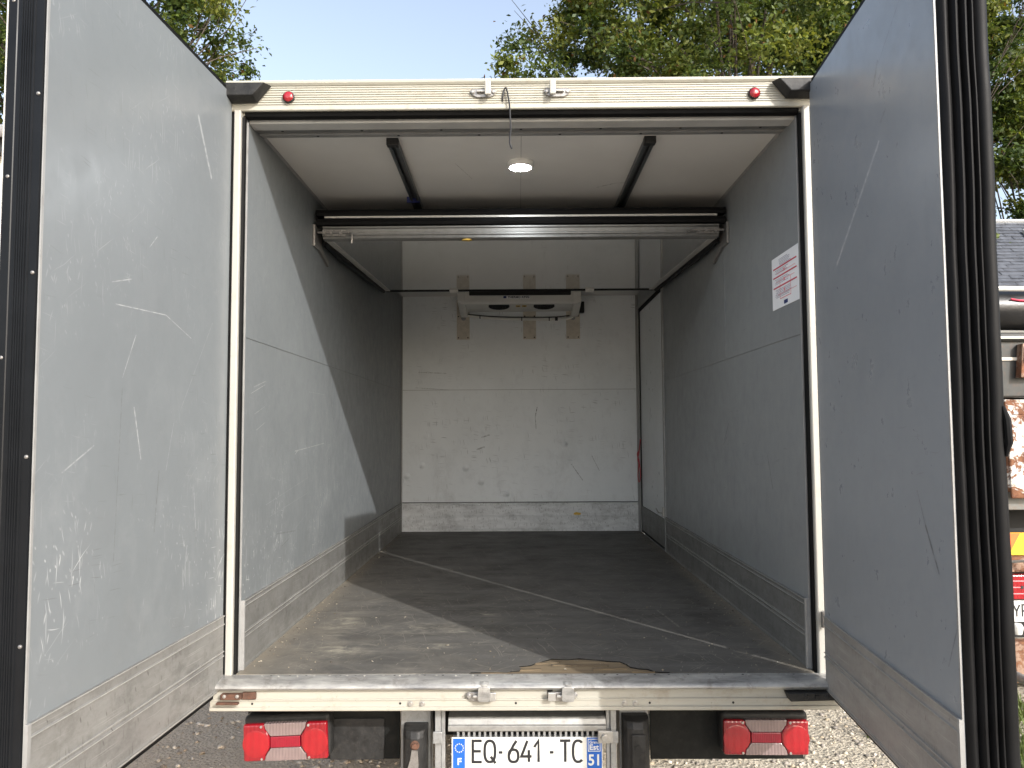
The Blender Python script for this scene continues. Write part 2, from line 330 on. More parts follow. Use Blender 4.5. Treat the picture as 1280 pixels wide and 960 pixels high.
M['yellow'] = simple('yellow_print', (.6, .38, .05), .5)
M['platew'] = simple('plate_white', (.60, .60, .575), .35, var=.04, vs=40, dirt=.12)
M['blue'] = simple('plate_blue', (.012, .10, .42), .35, var=.1)
M['bluetape'] = simple('blue_tape', (.012, .02, .12), .5)
M['redcord'] = simple('red_cord', (.38, .05, .06), .6)
M['lampwhite'] = simple('lamp_white', (.78, .77, .73), .35, var=.03)
t = NT('lit_diffuser'); M['lit'] = t.bsdf((.9, .9, .9), .4, emit=(.93, .97, 1, 1), estr=140)
def lens(name, col, sx=70, rough=.12):
    t = NT(name); x = t.n('ShaderNodeSeparateXYZ', {0: t.co})
    rib = t.ma('SINE', t.ma('MULTIPLY', x.outputs[0], sx * 6.28))
    c = t.mix(t.mapr(t.noise(t.co, 18, 4), .3, .7), tuple(v * .8 for v in col), col)
    return t.bsdf(c, rough, 0, .6, rib, .25, .002, coat=.5)
M['lred'] = lens('red_lens', (.24, .005, .012)); M['lred2'] = lens('bright_red_lens', (.30, .007, .013), 40); M['lclear'] = lens('clear_lens', (.21, .155, .15), 90); M['lreflex'] = lens('red_reflex', (.24, .004, .018), 160)
# floor covering
def floor_material():
    t = NT('worn_floor_covering'); p = t.plane('xy'); x, y = t.xyz.outputs[0], t.xyz.outputs[1]
    n = t.noise(t.scale(t.co, (2.0, 9, 1)), 1., 7, .68, .3); m = t.noise(t.co, 3.4, 6, .7, .4); k = t.noise(t.co, 30, 4, .7)
    c = t.mix(t.mapr(n, .3, .72), (.062, .059, .054), (.118, .113, .104))
    c = t.mix(t.ma('MULTIPLY', t.mapr(m, .52, .72), .5), c, (.046, .042, .038))
    c = t.mix(t.ma('MULTIPLY', t.mapr(k, .55, .75), .35), c, (.13, .12, .105))
    near = t.mapr(y, 2.2, .2, 0, 1); side = t.mapr(t.ma('ABSOLUTE', x), .55, .99, 0, 1)
    ds = t.ma('MULTIPLY', t.mapr(t.ma('ADD', t.noise(t.co, 5.5, 7, .72, .6), t.ma('MULTIPLY', side, .22)), .50, .78), near)
    ds = t.ma('MULTIPLY', ds, t.mapr(x, .5, -.5, .25, 1))
    c = t.mix(t.ma('MULTIPLY', ds, .6), c, (.19, .172, .14))
    edge = t.ma('MULTIPLY', t.mapr(t.ma('ADD', t.ma('ABSOLUTE', x), t.ma('MULTIPLY', t.noise(t.co, 7, 4), .10)), .95, 1.05), t.mapr(y, 3.4, 1.5, .2, 1))
    c = t.mix(t.ma('MULTIPLY', edge, .75), c, (.20, .175, .135))
    pt = None
    for cx, cy, rx, ry in ((-.42, .62, .22, .11), (-.28, .57, .13, .06), (-.18, .86, .08, .05), (-.36, .34, .2, .05), (-.72, .30, .2, .12), (-.78, .7, .10, .25)):
        q = t.vm('LENGTH', t.vm('MULTIPLY', t.vm('SUBTRACT', p, (cx, cy, 0)), (1 / rx, 1 / ry, 0))); q = t.mapr(q, .2, 1.1, 1, 0); pt = q if pt is None else t.ma('MAXIMUM', pt, q)
    pt = t.ma('MULTIPLY', pt, t.mapr(t.noise(t.scale(t.co, (9, 16, 1)), 1., 8, .78, .6), .47, .62))
    c = t.mix(t.ma('MULTIPLY', pt, .9), c, (.29, .27, .215))
    dkp = None
    for cx, cy, rx, ry in ((-.38, .62, .10, .06), (-.45, 1.15, .25, .12), (-.1, 1.5, .3, .09), (.45, .80, .28, .05), (.05, .95, .05, .03), (.82, .9, .1, .5), (.1, 2.9, .6, .1)):
        q = t.vm('LENGTH', t.vm('MULTIPLY', t.vm('SUBTRACT', p, (cx, cy, 0)), (1 / rx, 1 / ry, 0))); q = t.mapr(q, .2, 1.2, 1, 0); dkp = q if dkp is None else t.ma('MAXIMUM', dkp, q)
    dkp = t.ma('MULTIPLY', dkp, t.mapr(t.noise(t.scale(t.co, (5, 9, 1)), 1., 7, .74, .5), .40, .62))
    c = t.mix(t.ma('MULTIPLY', dkp, .8), c, (.028, .025, .022))
    for yy in (.93, 2.45, 3.1): c = t.mix(t.ma('MULTIPLY', t.seg(p, (-.95, yy), (.95, yy + .01), .008), t.mapr(t.noise(t.co, 8, 4), .35, .6, .05, .6)), c, (.025, .022, .02))
    s_ = None
    for i, (a, l, wd, kk) in enumerate(((35, .12, .003, .06), (75, .2, .003, .045), (-50, .15, .003, .045), (5, .14, .003, .09), (110, .03, .005, .05))):
        d = t.dashes(p, a, l, wd, kk, seed=200 + i * 17, warp=.05); s_ = d if s_ is None else t.ma('MAXIMUM', s_, d)
    for a, b, wd, st in (((.62, .95), (.66, .62), .006, .8), ((-.13, 1.5), (.06, 1.0), .004, .5), ((.2, 1.6), (.42, 1.1), .004, .4), ((.56, .42), (.60, .28), .02, .25), ((.35, .16), (.55, .2), .02, .25), ((-.5, .7), (-.42, .55), .03, .35), ((-.35, .55), (-.2, .62), .02, .3)):
        s_ = t.ma('MAXIMUM', s_, t.ma('MULTIPLY', t.seg(p, a, b, wd), t.ma('MULTIPLY', t.mapr(t.noise(t.co, 40, 3), .4, .6), st)))
    c = t.mix(t.ma('MULTIPLY', s_, .7), c, (.26, .24, .20))
    return t.bsdf(c, t.mapr(m, .3, .7, .5, .75), 0, .35, t.ma('ADD', k, n), .3, .004)
M['floor'] = floor_material()
def wood_material(name, a, b):
    t = NT(name); n = t.noise(t.scale(t.co, (3, 40, 40)), 1., 6, .7, .4)
    c = t.mix(t.mapr(n, .3, .7), a, b); return t.bsdf(c, .8, 0, .3, n, .5, .006)
M['ply'] = wood_material('bare_plywood', (.085, .066, .046), (.27, .205, .125))
M['plyd'] = wood_material('plywood_edge', (.07, .055, .04), (.20, .15, .09))
def sill_material():
    t = NT('worn_sill_metal'); n = t.noise(t.scale(t.co, (5, 22, 22)), 1., 7, .72, .3); m = t.noise(t.co, 20, 6, .75, .4)
    c = t.mix(t.mapr(n, .3, .7), (.17, .17, .17), (.50, .49, .46)); c = t.mix(t.ma('MULTIPLY', t.mapr(m, .52, .7), .65), c, (.14, .125, .11))
    return t.bsdf(c, t.mapr(n, .3, .7, .3, .55), .45, .5, n, .3, .004)
M['sill'] = sill_material()
def ground_material():
    t = NT('gravel_and_dirt'); x = t.n('ShaderNodeSeparateXYZ', {0: t.co}).outputs[0]
    v = t.n('ShaderNodeTexVoronoi', {'Vector': t.co, 'Scale': 55.}, feature='F1'); cc = t.n('ShaderNodeSeparateColor', {0: v.outputs['Color']})
    n = t.noise(t.co, 2.5, 7, .7, .3); f = t.noise(t.co, 90, 4, .7)
    g = t.mix(cc.outputs[0], (.34, .295, .225), (.60, .54, .43)); g = t.mix(t.mapr(n, .3, .7, 0, .5), g, (.44, .40, .33)); g = t.mix(t.mapr(f, .55, .75, 0, .6), g, (.17, .15, .125))
    d = t.mix(t.mapr(n, .3, .7), (.48, .385, .29), (.62, .51, .39)); d = t.mix(t.mapr(f, .5, .75, 0, .5), d, (.17, .135, .105))
    k = t.mapr(t.ma('ADD', x, t.ma('MULTIPLY', t.noise(t.co, 1.2, 4), 1.5)), .2, 1.2)
    return t.bsdf(t.mix(k, d, g), .9, 0, .25, t.ma('ADD', t.ma('MULTIPLY', v.outputs['Distance'], 1.), f), .8, .02)
M['ground'] = ground_material()
def attr_mat(name, rough, transl=0.):
    t = NT(name); a = t.n('ShaderNodeVertexColor', layer_name='col').outputs[0]
    if not transl: return t.bsdf(a, rough, 0, .3)
    b = t.n('ShaderNodeBsdfPrincipled', {'Base Color': a, 'Roughness': rough, 'Specular IOR Level': .35})
    tr = t.n('ShaderNodeBsdfTranslucent', {'Color': t.mix(1., a, (1.3, 1.25, .6, 1), 'MULTIPLY')})
    mx = t.n('ShaderNodeMixShader', {0: transl, 1: b, 2: tr}); t.t.links.new(mx.outputs[0], t.out.inputs[0]); return t.m
M['stone'] = attr_mat('stones', .85); M['leaf'] = attr_mat('leaves', .5, .35)
M['bark'] = simple('bark', (.075, .06, .045), .9, var=.4, vs=12, bump=.6)
M['tyre'] = simple('tyre', (.02, .02, .02), .8)

# ------------------------------------------------------------------ ground
gm = MB(); gm.quad((-150, -150, G), (150, -150, G), (150, 150, G), (-150, 150, G))
tag(gm.build('ground', M['ground']), kind='structure')

# ------------------------------------------------------------------ the refrigerated truck
T = thing('refrigerated_truck', 'white refrigerated truck seen into its empty grey cargo box with both rear doors swung open', 'truck', (0, 1.9, G))
# floor: plywood board under a torn covering
B('floor_board', M['ply'], T, -W + .002, W - .002, .0, L, -.03, -.0055)
fr = [(-W + .003, .004), (-.62, .002), (-.40, .003), (-.19, .006), (-.185, .016), (-.12, .022), (-.06, .014), (-.045, .03), (-.018, .036), (-.012, .06), (-.022, .085), (.02, .095), (.05, .13), (.10, .172), (.16, .166), (.20, .178), (.262, .162), (.30, .145), (.345, .138), (.365, .104), (.372, .075), (.40, .055), (.43, .05), (.45, .022), (.50, .012), (.58, .004), (W - .003, .003)]
fm = MB(); n = len(fr)
top = [(x, y, 0) for x, y in fr] + [(W - .003, L - .002, 0), (-W + .003, L - .002, 0)]
fm.add(top + [(x, y, -.005) for x, y, z in top], [tuple(range(n + 2)), tuple(range(n + 2, 2 * n + 4))[::-1]] + [(i, (i + 1) % (n + 2), n + 2 + (i + 1) % (n + 2), n + 2 + i) for i in range(n + 2)])
fc = fm.build('floor_covering', M['floor'], T)
fc['label'] = 'dark worn floor covering torn open at the sill'
sp = MB()
for x, y, l, a in ((-.10, .012, .10, .05), (.0, .05, .12, .1), (.2, .10, .2, -.06), (.3, .06, .12, .08), (.08, .13, .1, .2), (.41, .02, .08, -.1)):
    mt = Matrix.Translation((x, y, -.0035)) @ Matrix.Rotation(a, 4, 'Z'); sp.box(-l / 2, l / 2, -.006, .006, -.002, .0025, mt)
sp.build('splinter', M['plyd'], fc)
MB().tube([(x, y - .001, -.0022) for x, y in fr[3:-2]], [.0006 + .0014 * abs(math.sin(i * 1.7)) for i in range(len(fr) - 5)], 5).build('torn_edge', M['seal'], fc)

# side walls, with their seams and kick plates
def kick_profile(s, x0, h=.237):
    """profile in x,z; s = side the plate faces (-1: faces +x from the west wall)"""
    q = -s
    pts = [(0, 0), (.010, 0), (.010, .008), (.0075, .012), (.0075, .104), (.0105, .108), (.0105, .113), (.008, .116), (.008, .121), (.0105, .124), (.0105, .128), (.0075, .132), (.0075, .212), (.0105, .216), (.0105, .220), (.0078, .223), (.0078, .230), (.011, .233), (.011, h), (0, h)]
    return [(x0 + q * a, z) for a, z in pts]
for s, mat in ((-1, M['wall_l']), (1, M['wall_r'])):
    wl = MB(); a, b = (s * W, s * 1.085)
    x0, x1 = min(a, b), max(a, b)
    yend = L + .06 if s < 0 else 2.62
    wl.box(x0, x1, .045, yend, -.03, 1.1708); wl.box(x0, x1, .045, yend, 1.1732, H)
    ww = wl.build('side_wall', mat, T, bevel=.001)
    B('seam_joint', M['dtrim'], ww, min(s * .9995, b), max(s * .9995, b), .046, yend, 1.1709, 1.1731)
    k = MB().prism(kick_profile(s, s * W), 'y', .055, L - .001 if s < 0 else 2.618)
    k.build('kick_plate', M['kick_l'], ww)
    for zz in (.110, .126, .218, .235): B('kick_highlight_bead', M['bead'], ww, min(s * (W - .0100), s * (W - .0118)), max(s * (W - .0100), s * (W - .0118)), .056, (L - .012 if s < 0 else 2.617), zz - .0013, zz + .0013)  # added pale strips carry the ridge highlights
    B('kick_end_cap', M['trim'], ww, min(s * W, s * (W - .014)), max(s * W, s * (W - .014)), .043, .055, .0, .24, .001)
    c = s * (W - .0)
    cv = MB().prism([(s * W, H), (s * (W - .009), H - .0005), (s * (W - .007), H - .003), (s * (W - .002), H - .007), (s * (W - .0005), H - .009)], 'y', .21, L)
    cv.build('cove_trim', M['trim'], ww)
    if s > 0:
        B('wall_above_door', mat, ww, x0, x1, 2.62, L + .06, 1.872, H)
        B('seam_strip', mat, ww, W - .002, W - .0002, 1.03, 1.06, 1.18, 1.68)
# end wall
ew = MB(); ew.box(-1.055, 1.055, L, L + .06, -.03, 1.178); ew.box(-1.055, 1.055, L, L + .06, 1.181, H); EW = ew.build('end_wall', M['back'], T, bevel=.001)
B('seam_joint', M['trim'], EW, -W, W, L + .002, L + .05, 1.178, 1.181)
kp = [(L, .002), (L - .011, .002), (L - .011, .012), (L - .007, .016), (L - .007, .024), (L - .010, .028), (L - .010, .118), (L - .012, .121), (L - .012, .128), (L - .008, .132), (L - .008, .214), (L - .0115, .217), (L - .0115, .223), (L - .008, .226), (L - .008, .232), (L - .011, .236), (L, .236)]
MB().prism(kp, 'x', -W + .012, W - .02).build('kick_plate', M['kick_b'], EW)
MB().box(-W + .011, W - .02, L - .004, L, .238, .243).build('dark_line', M['seal'], EW)  # thin black strip along the top of the kick plate
st = MB(); pts = [(.445, .15), (.462, .158), (.478, .155), (.50, .150), (.502, .140), (.487, .133), (.470, .136), (.455, .134), (.44, .140)]
st.add([(x, L - .0126, z) for x, z in pts] + [(x, L - .011, z) for x, z in pts], [tuple(range(9)), tuple(range(9, 18))[::-1]] + [(i, (i + 1) % 9, 9 + (i + 1) % 9, 9 + i) for i in range(9)])
st.build('yellow_paint_mark', M['yellow'], EW)
B('corner_trim', M['trim'], EW, W - .020, W - .001, L - .016, L, 0, H, .002)
B('corner_trim', M['trim'], EW, -W + .001, -W + .012, L - .010, L, 0, H, .002)
for x0, x1 in ((-.529, -.421), (.032, .140), (.396, .511)):
    q = MB(); q.box(x0, x1, L - .006, L - .0005, 1.605, H - .03)
    q.mi = 1
    for xx in (x0 + .014, x1 - .014):
        for zz in (1.62, 1.80): q.cyl((xx, L - .007, zz), (0, 1, 0), .006, .006, 8)
    q.build('mounting_strip', [M['cream_strip'], M['plastic']], EW, bevel=.001)
# side door in the east wall
SD = B('side_door', M['sided'], T, W + .003, W + .05, 2.685, 3.655, .215, 1.815, .002, label='pale side door set in the right wall beside the end wall')
kd = MB(); kd.box(W - .002, W + .05, 2.685, 3.655, .02, .213); kd.build('kick_plate', M['kick_l'], SD)
sm = MB()
sm.box(W - .004, W + .03, 2.655, 2.684, .004, 1.845); sm.box(W - .004, W + .03, 3.656, 3.672, .004, 1.845); sm.box(W - .0035, W + .03, 2.685, 3.655, 1.816, 1.845); sm.box(W - .0035, W + .03, 2.685, 3.655, .003, .019)
sm.build('door_seal', M['seal'], SD, bevel=.002)
sf = MB(); sf.box(W - .010, W + .055, 2.622, 2.654, .0, 1.871); sf.box(W - .010, W + .055, 3.673, L - .017, .0, 1.871); sf.box(W - .0095, W + .055, 2.655, 3.672, 1.846, 1.871)
sf.build('door_frame', M['trim'], SD, bevel=.002)
lk = MB(); lk.box(W - .02, W - .0045, 2.645, 2.675, .235, .30); lk.tube([(W - .02, 2.66, .26), (W - .045, 2.68, .262), (W - .05, 2.74, .285)], .005, 6); lk.build('door_latch', M['zinc'], SD, bevel=.002)

# roof and ceiling
rf = MB(); rf.box(-1.06, 1.06, .02, L + .06, H + .004, 2.085); RF = rf.build('roof', M['header'], T)
ce = MB(); ce.box(-W, .0005, .19, L, H, H + .003); ce.box(.003, W, .19, L, H, H + .003); CE = ce.build('ceiling_panel', M['ceil'], T)
B('seam_joint', M['trim'], CE, .0005, .003, .19, L, H + .001, H + .003)
for x0, x1 in ((-.501, -.517), (.503, .502)):
    r = MB(); a = Vector((x0, .240, H - .012)); b = Vector((x1, 1.35, H - .012)); d = (b - a); ang = math.atan2(-d.x, d.y)
    mt = Matrix.Translation(a) @ Matrix.Rotation(ang, 4, 'Z'); ln = d.length
    r.box(-.021, -.0145, .0, ln, -.012, .0115); r.box(.0145, .021, 0, ln, -.012, .0115); r.box(-.0144, .0144, .001, ln, .004, .011)
    r.box(-.0144, -.008, 0.001, ln, -.012, -.009); r.box(.008, .0144, 0.001, ln, -.012, -.009)
    rr = r.build('ceiling_rail', M['anod'] if x0 > 9 else simple('rail_metal', (.10, .11, .115), .35, .7), CE, mtx=mt, bevel=.0008)
    MB().box(-.023, .023, -.012, .022, -.016, .0115).build('end_cap', M['plastic'], CE, mtx=mt, bevel=.002)
    if x0 < 0: MB().box(-.04, .022, .74, .752, -.016, .0115).build('blue_tape', M['bluetape'], CE, mtx=mt)
# dome lamp, lit
LM = MB().lathe((.0, .519, H), (0, 0, -1), [(.0, 0), (.056, .0), (.057, .012), (.053, .02), (.046, .023), (.045, .021), (0, .021)]).build('dome_lamp', M['lampwhite'], T, smooth=True)
MB().lathe((.0, .519, H), (0, 0, -1), [(.0, .0212), (.0448, .0212), (.0446, .0222), (0, .0224)]).build('lamp_diffuser', M['lit'], LM, smooth=True)

# rear frame: header, jambs, sill, beam
hp = [(.045, 1.992), (.014, 1.992), (.012, 1.988), (.003, 1.988), (0, 1.991), (0, 2.004)]
z = 2.008
while z < 2.072:
    hp += [(.0, z), (-.0035, z + .0012), (-.0035, z + .0045), (.0, z + .0058)]; z += .0088
hp += [(0, 2.0745), (-.006, 2.0775), (-.012, 2.084), (-.013, 2.090), (-.010, 2.095), (.03, 2.097), (.045, 2.097)]
HD = MB().prism(hp, 'x', -1.06, 1.06).build('header', M['header'], T)
dn = MB(); dn.mi = 0
q = MB(); q.prism([(.0145, 1.9915), (.0135, 1.982), (.020, 1.974), (.035, 1.970), (.050, 1.973), (.0525, 1.9915)], 'x', -1.0, 1.0); q.build('header_seal', M['seal'], HD)
q = MB(); q.prism([(.053, 1.9885), (.053, 1.967), (.058, 1.9625), (.111, 1.9595), (.116, 1.963), (.116, 1.9885)], 'x', -W, W)
q.build('inner_trim', simple('pale_trim', (.47, .47, .455), .4, .1), HD, bevel=.001)
q = MB(); q.prism([(.1165, 1.9885), (.1165, 1.966), (.120, 1.9645), (.160, 1.9685), (.166, 1.972), (.166, 1.9885)], 'x', -W, W); q.build('inner_trim', simple('shaded_trim', (.17, .17, .165), .4, .2), HD)  # darker than its neighbours: shading of the recessed strip put into the colour
q = MB(); q.prism([(.1665, 1.988), (.1665, 1.966), (.170, 1.9645), (.214, 1.971), (.216, 1.9735), (.216, 1.988)], 'x', -W, W); q.build('inner_trim', M['trim'], HD)
screw = None
def repeat(o, offs, p):
    for d in offs:
        c = o.copy(); C.objects.link(c); c.location = Vector(o.location) + Vector(d)
def spread(name, mb, mat, p, offs, smooth=True):
    o = mb.build(name, mat, p, smooth=smooth)
    for d in offs[1:]:
        c = o.copy(); C.objects.link(c); c.location = Vector(d) - Vector(offs[0])
q = MB(); q.lathe((-.90, .135, 1.9665), (0, 0, -1), [(.0055, -.002), (.005, .002), (0, .003)], 8); spread('trim_screw', q, M['plastic'], HD, [(-.90 + .3 * i, 0, 0) for i in range(7)])
q = MB(); q.lathe((-.78, .190, 1.9680), (0, 0, -1), [(.0055, -.003), (.005, .002), (0, .003)], 8); spread('trim_screw', q, M['plastic'], HD, [(-.78 + .31 * i, 0, 0) for i in range(6)])
for s in (-1, 1):
    def X(a): return s * a
    j = MB(); pr = [(X(1.034), .045), (X(1.034), .002), (X(1.030), -.004), (X(1.012), -.004), (X(1.008), .0), (X(1.008), .045)]
    J = j.prism(pr, 'z', -.022, 1.9895).build('jamb', M['jamb'], T, bevel=.001)
    MB().box(min(X(1.0345), X(1.078)), max(X(1.0345), X(1.078)), .008, .044, -.022, 1.9895).build('hinge_post', M['seal'], J)
    MB().prism([(X(1.0078), .012), (X(1.0), .016), (X(.9975), .026), (X(1.0), .036), (X(1.0078), .040)], 'z', -.005, 1.97).build('jamb_seal', M['seal'], J, smooth=True)
    MB().prism([(X(1.0075), .0405), (X(.9965), .0405), (X(.9955), .0425), (X(.9955), .0445), (X(1.0075), .0449)], 'z', .0, 1.962).build('jamb_trim', M['trim'], J)
sp_ = [(.003, -.012), (.003, -.002), (-.012, -.003), (-.058, -.013), (-.068, -.019), (-.0705, -.026), (-.066, -.033), (-.058, -.034), (-.05, -.03)]
SL = MB().prism(sp_, 'x', -1.056, 1.056).build('sill', M['sill'], T, smooth=True)
q = MB(); q.lathe((-.90, -.006, -.0042), (0, 0, 1), [(.0055, 0), (.005, .0018), (.0025, .003), (0, .003)], 8)
spread('sill_screw', q, M['zinc'], SL, [(-.90, 0, 0)] + [(-.90 + .0597 * i + random.uniform(-.008, .008), random.uniform(-.003, .003), 0) for i in range(1, 32)])
q = MB(); q.cyl((-.87, -.005, -.0035), (0, 0, 1), .0042, .002, 8)
spread('screw_hole', q, M['dark'], SL, [(-.87, 0, 0)] + [(-.87 + .0597 * i + random.uniform(-.01, .01), random.uniform(-.004, .004), 0) for i in range(1, 31)])
bp = [(.04, -.0345), (-.046, -.0345), (-.0465, -.066), (-.052, -.068), (-.052, -.072), (-.0475, -.074), (-.0475, -.092), (-.054, -.094), (-.054, -.104), (-.050, -.107), (.04, -.107)]
BM = MB().prism(bp, 'x', -1.062, 1.062).build('rear_beam', M['beam'], T)
q = MB(); q.lathe((-.385, -.047, -.0835), (0, -1, 0), [(.010, 0), (.010, .003), (.006, .0035), (.006, .009), (.0, .009)], 14)
spread('beam_bolt', q, M['zinc'], BM, [(x, 0, 0) for x in (-.385, -.345, .335, .372)])
q = MB(); q.cyl((-.92, -.0475, -.083), (0, 1, 0), .004, .002, 8); spread('bolt_hole', q, M['dark'], BM, [(x, 0, 0) for x in (-.92, -.42, -.03, .42, .70)])

# lock keepers for the door rods (two on the header, two on the beam)
def keeper(cx, y, cz, flip, mtab):
    w2 = .049; prof = [(-w2, .002), (-w2 + .010, -.012), (-w2 + .026, -.020), (w2 - .026, -.020), (w2 - .010, -.012), (w2, .002), (w2 - .008, .011), (-w2 + .008, .011)]
    k = MB(); k.add([(cx + a, y, cz + b) for a, b in prof] + [(cx + a, y + .007, cz + b) for a, b in prof], [tuple(range(8)), tuple(range(8, 16))[::-1]] + [(i, (i + 1) % 8, 8 + (i + 1) % 8, 8 + i) for i in range(8)])
    o = k.build('lock_keeper', M['steel'], T, bevel=.002)
    hx = cx + flip * .017
    B('keeper_bar', M['zinc'], o, cx - .024, cx + .024, y - .012, y - .0005, cz - .005, cz + .004, .002)
    for a in (-.037, .037): MB().lathe((cx + a, y, cz - .001), (0, -1, 0), [(.0075, 0), (.0075, .003), (.0045, .006), (0, .006)], 12).build('keeper_bolt', M['zinc'], o, smooth=True)
    return o, hx
for cx, fl in ((-.135, 1), (.130, -1)):
    o, hx = keeper(cx, -.0105, 2.046, fl, 1)
    B('keeper_tab', M['jamb'], o, hx - .0105, hx + .0105, -.036, -.023, 2.026, 2.078, .003)
for cx, fl in ((-.150, 1), (.130, -1)):
    o, hx = keeper(cx, -.0605, -.054, fl, .3)
    hx = cx + (.014 if fl > 0 else .014)
    MB().prism([(-.020, .005), (-.022, -.030), (-.018, -.040), (.018, -.040), (.022, -.030), (.020, .005), (.014, .010), (-.014, .010)], 'y', -.079, -.0735).build('keeper_hood', M['sill'], o, Matrix.Translation((hx, 0, -.030)), bevel=.002)
    MB().lathe((hx, -.050, -.016), (0, 0, 1), [(.0, -.02), (.0215, -.02), (.021, .0), (.015, .005), (0, .007)], 16).build('keeper_socket', M['sill'], o, smooth=True)
    B('keeper_tab', M['zinc'], o, cx + fl * .040 - .013, cx + fl * .040 + .013, -.077, -.068, -.068, -.040, .002)
B('keeper_slot', M['dark'], BM, .076, .094, -.0495, -.046, -.072, -.040)
# black corner hinge covers on the header, marker lamps
for s in (-1, 1):
    c = MB(); a, b, c0 = s * .895, s * .945, s * 1.062
    vs = [(a, -.008, 2.075), (c0, -.008, 2.075), (c0, -.008, 2.010), (b, -.008, 2.012), (a + s * .014, -.055, 2.068), (c0, -.055, 2.068), (c0, -.055, 2.022), (b + s * .006, -.055, 2.022)]
    c.add(vs, [(0, 1, 2, 3), (4, 7, 6, 5), (0, 4, 5, 1), (1, 5, 6, 2), (2, 6, 7, 3), (3, 7, 4, 0)])
    cc = c.build('corner_cap', M['plastic'], T, bevel=.003)
    m_ = MB().lathe((s * .835, -.004, 2.033), (0, -1, 0), [(.021, 0), (.021, .008), (.0185, .010)], 24).build('marker_lamp', M['plastic'], T, smooth=True)
    MB().lathe((s * .835, -.004, 2.033), (0, -1, 0), [(.0188, .006), (.0180, .012), (.013, .0165), (.006, .018), (0, .018)], 24).build('lamp_lens', M['lred2'], m_, smooth=True)
c = MB(); c.prism([(.868, -.040), (1.06, -.040), (1.06, -.064), (.880, -.068)], 'y', -.088, -.052); q = c.build('corner_cap', M['plastic'], T, bevel=.003)
for i, x in enumerate((.93, .965, 1.0)): MB().lathe((x, -.088, -.053), (0, -1, 0), [(.009, 0), (.007, .003), (.0, .003)], 4 if i == 1 else 14).build('cap_stud', M['plastic'], q)
rb = MB(); rb.box(-1.02, -.952, -.072, -.0485, -.063, -.045); rb.box(-.950, -.905, -.060, -.0485, -.0655, -.042); rb.box(-1.03, -.955, -.085, -.070, -.075, -.068)
RB = rb.build('broken_hinge_bracket', M['rust'], T, bevel=.002, label='rusty broken bracket at the left end of the beam')
q = MB(); q.lathe((-1.005, -.072, -.050), (0, -1, 0), [(.006, 0), (.006, .004), (0, .006)], 8)
spread('bracket_bolt', q, M['zinc'], RB, [(-1.005, 0, 0), (-.962, 0, 0)])
# thin black cable hanging from the header
cb = MB(); cp = [(-.067, .012, 1.997), (-.066, -.006, 2.02), (-.060, -.010, 2.052), (-.055, -.012, 2.059), (-.050, -.014, 2.050), (-.0415, -.014, 2.0), (-.039, -.012, 1.95), (-.037, -.012, 1.91), (-.0405, -.012, 1.875), (-.0395, -.012, 1.852), (-.034, -.012, 1.836)]
def smooth_pts(p, n=4):
    p = [Vector(x) for x in p]; o = []
    for i in range(len(p) - 1):
        a, b, c_, d_ = p[max(i - 1, 0)], p[i], p[i + 1], p[min(i + 2, len(p) - 1)]
        for k in range(n):
            u = k / n; o.append(.5 * ((2 * b) + (c_ - a) * u + (2 * a - 5 * b + 4 * c_ - d_) * u * u + (3 * b - a - 3 * c_ + d_) * u ** 3))
    return o + [p[-1]]
cb.tube(smooth_pts(cp), .0030, 7); cb.build('loose_cable', M['ink'], HD, smooth=True)

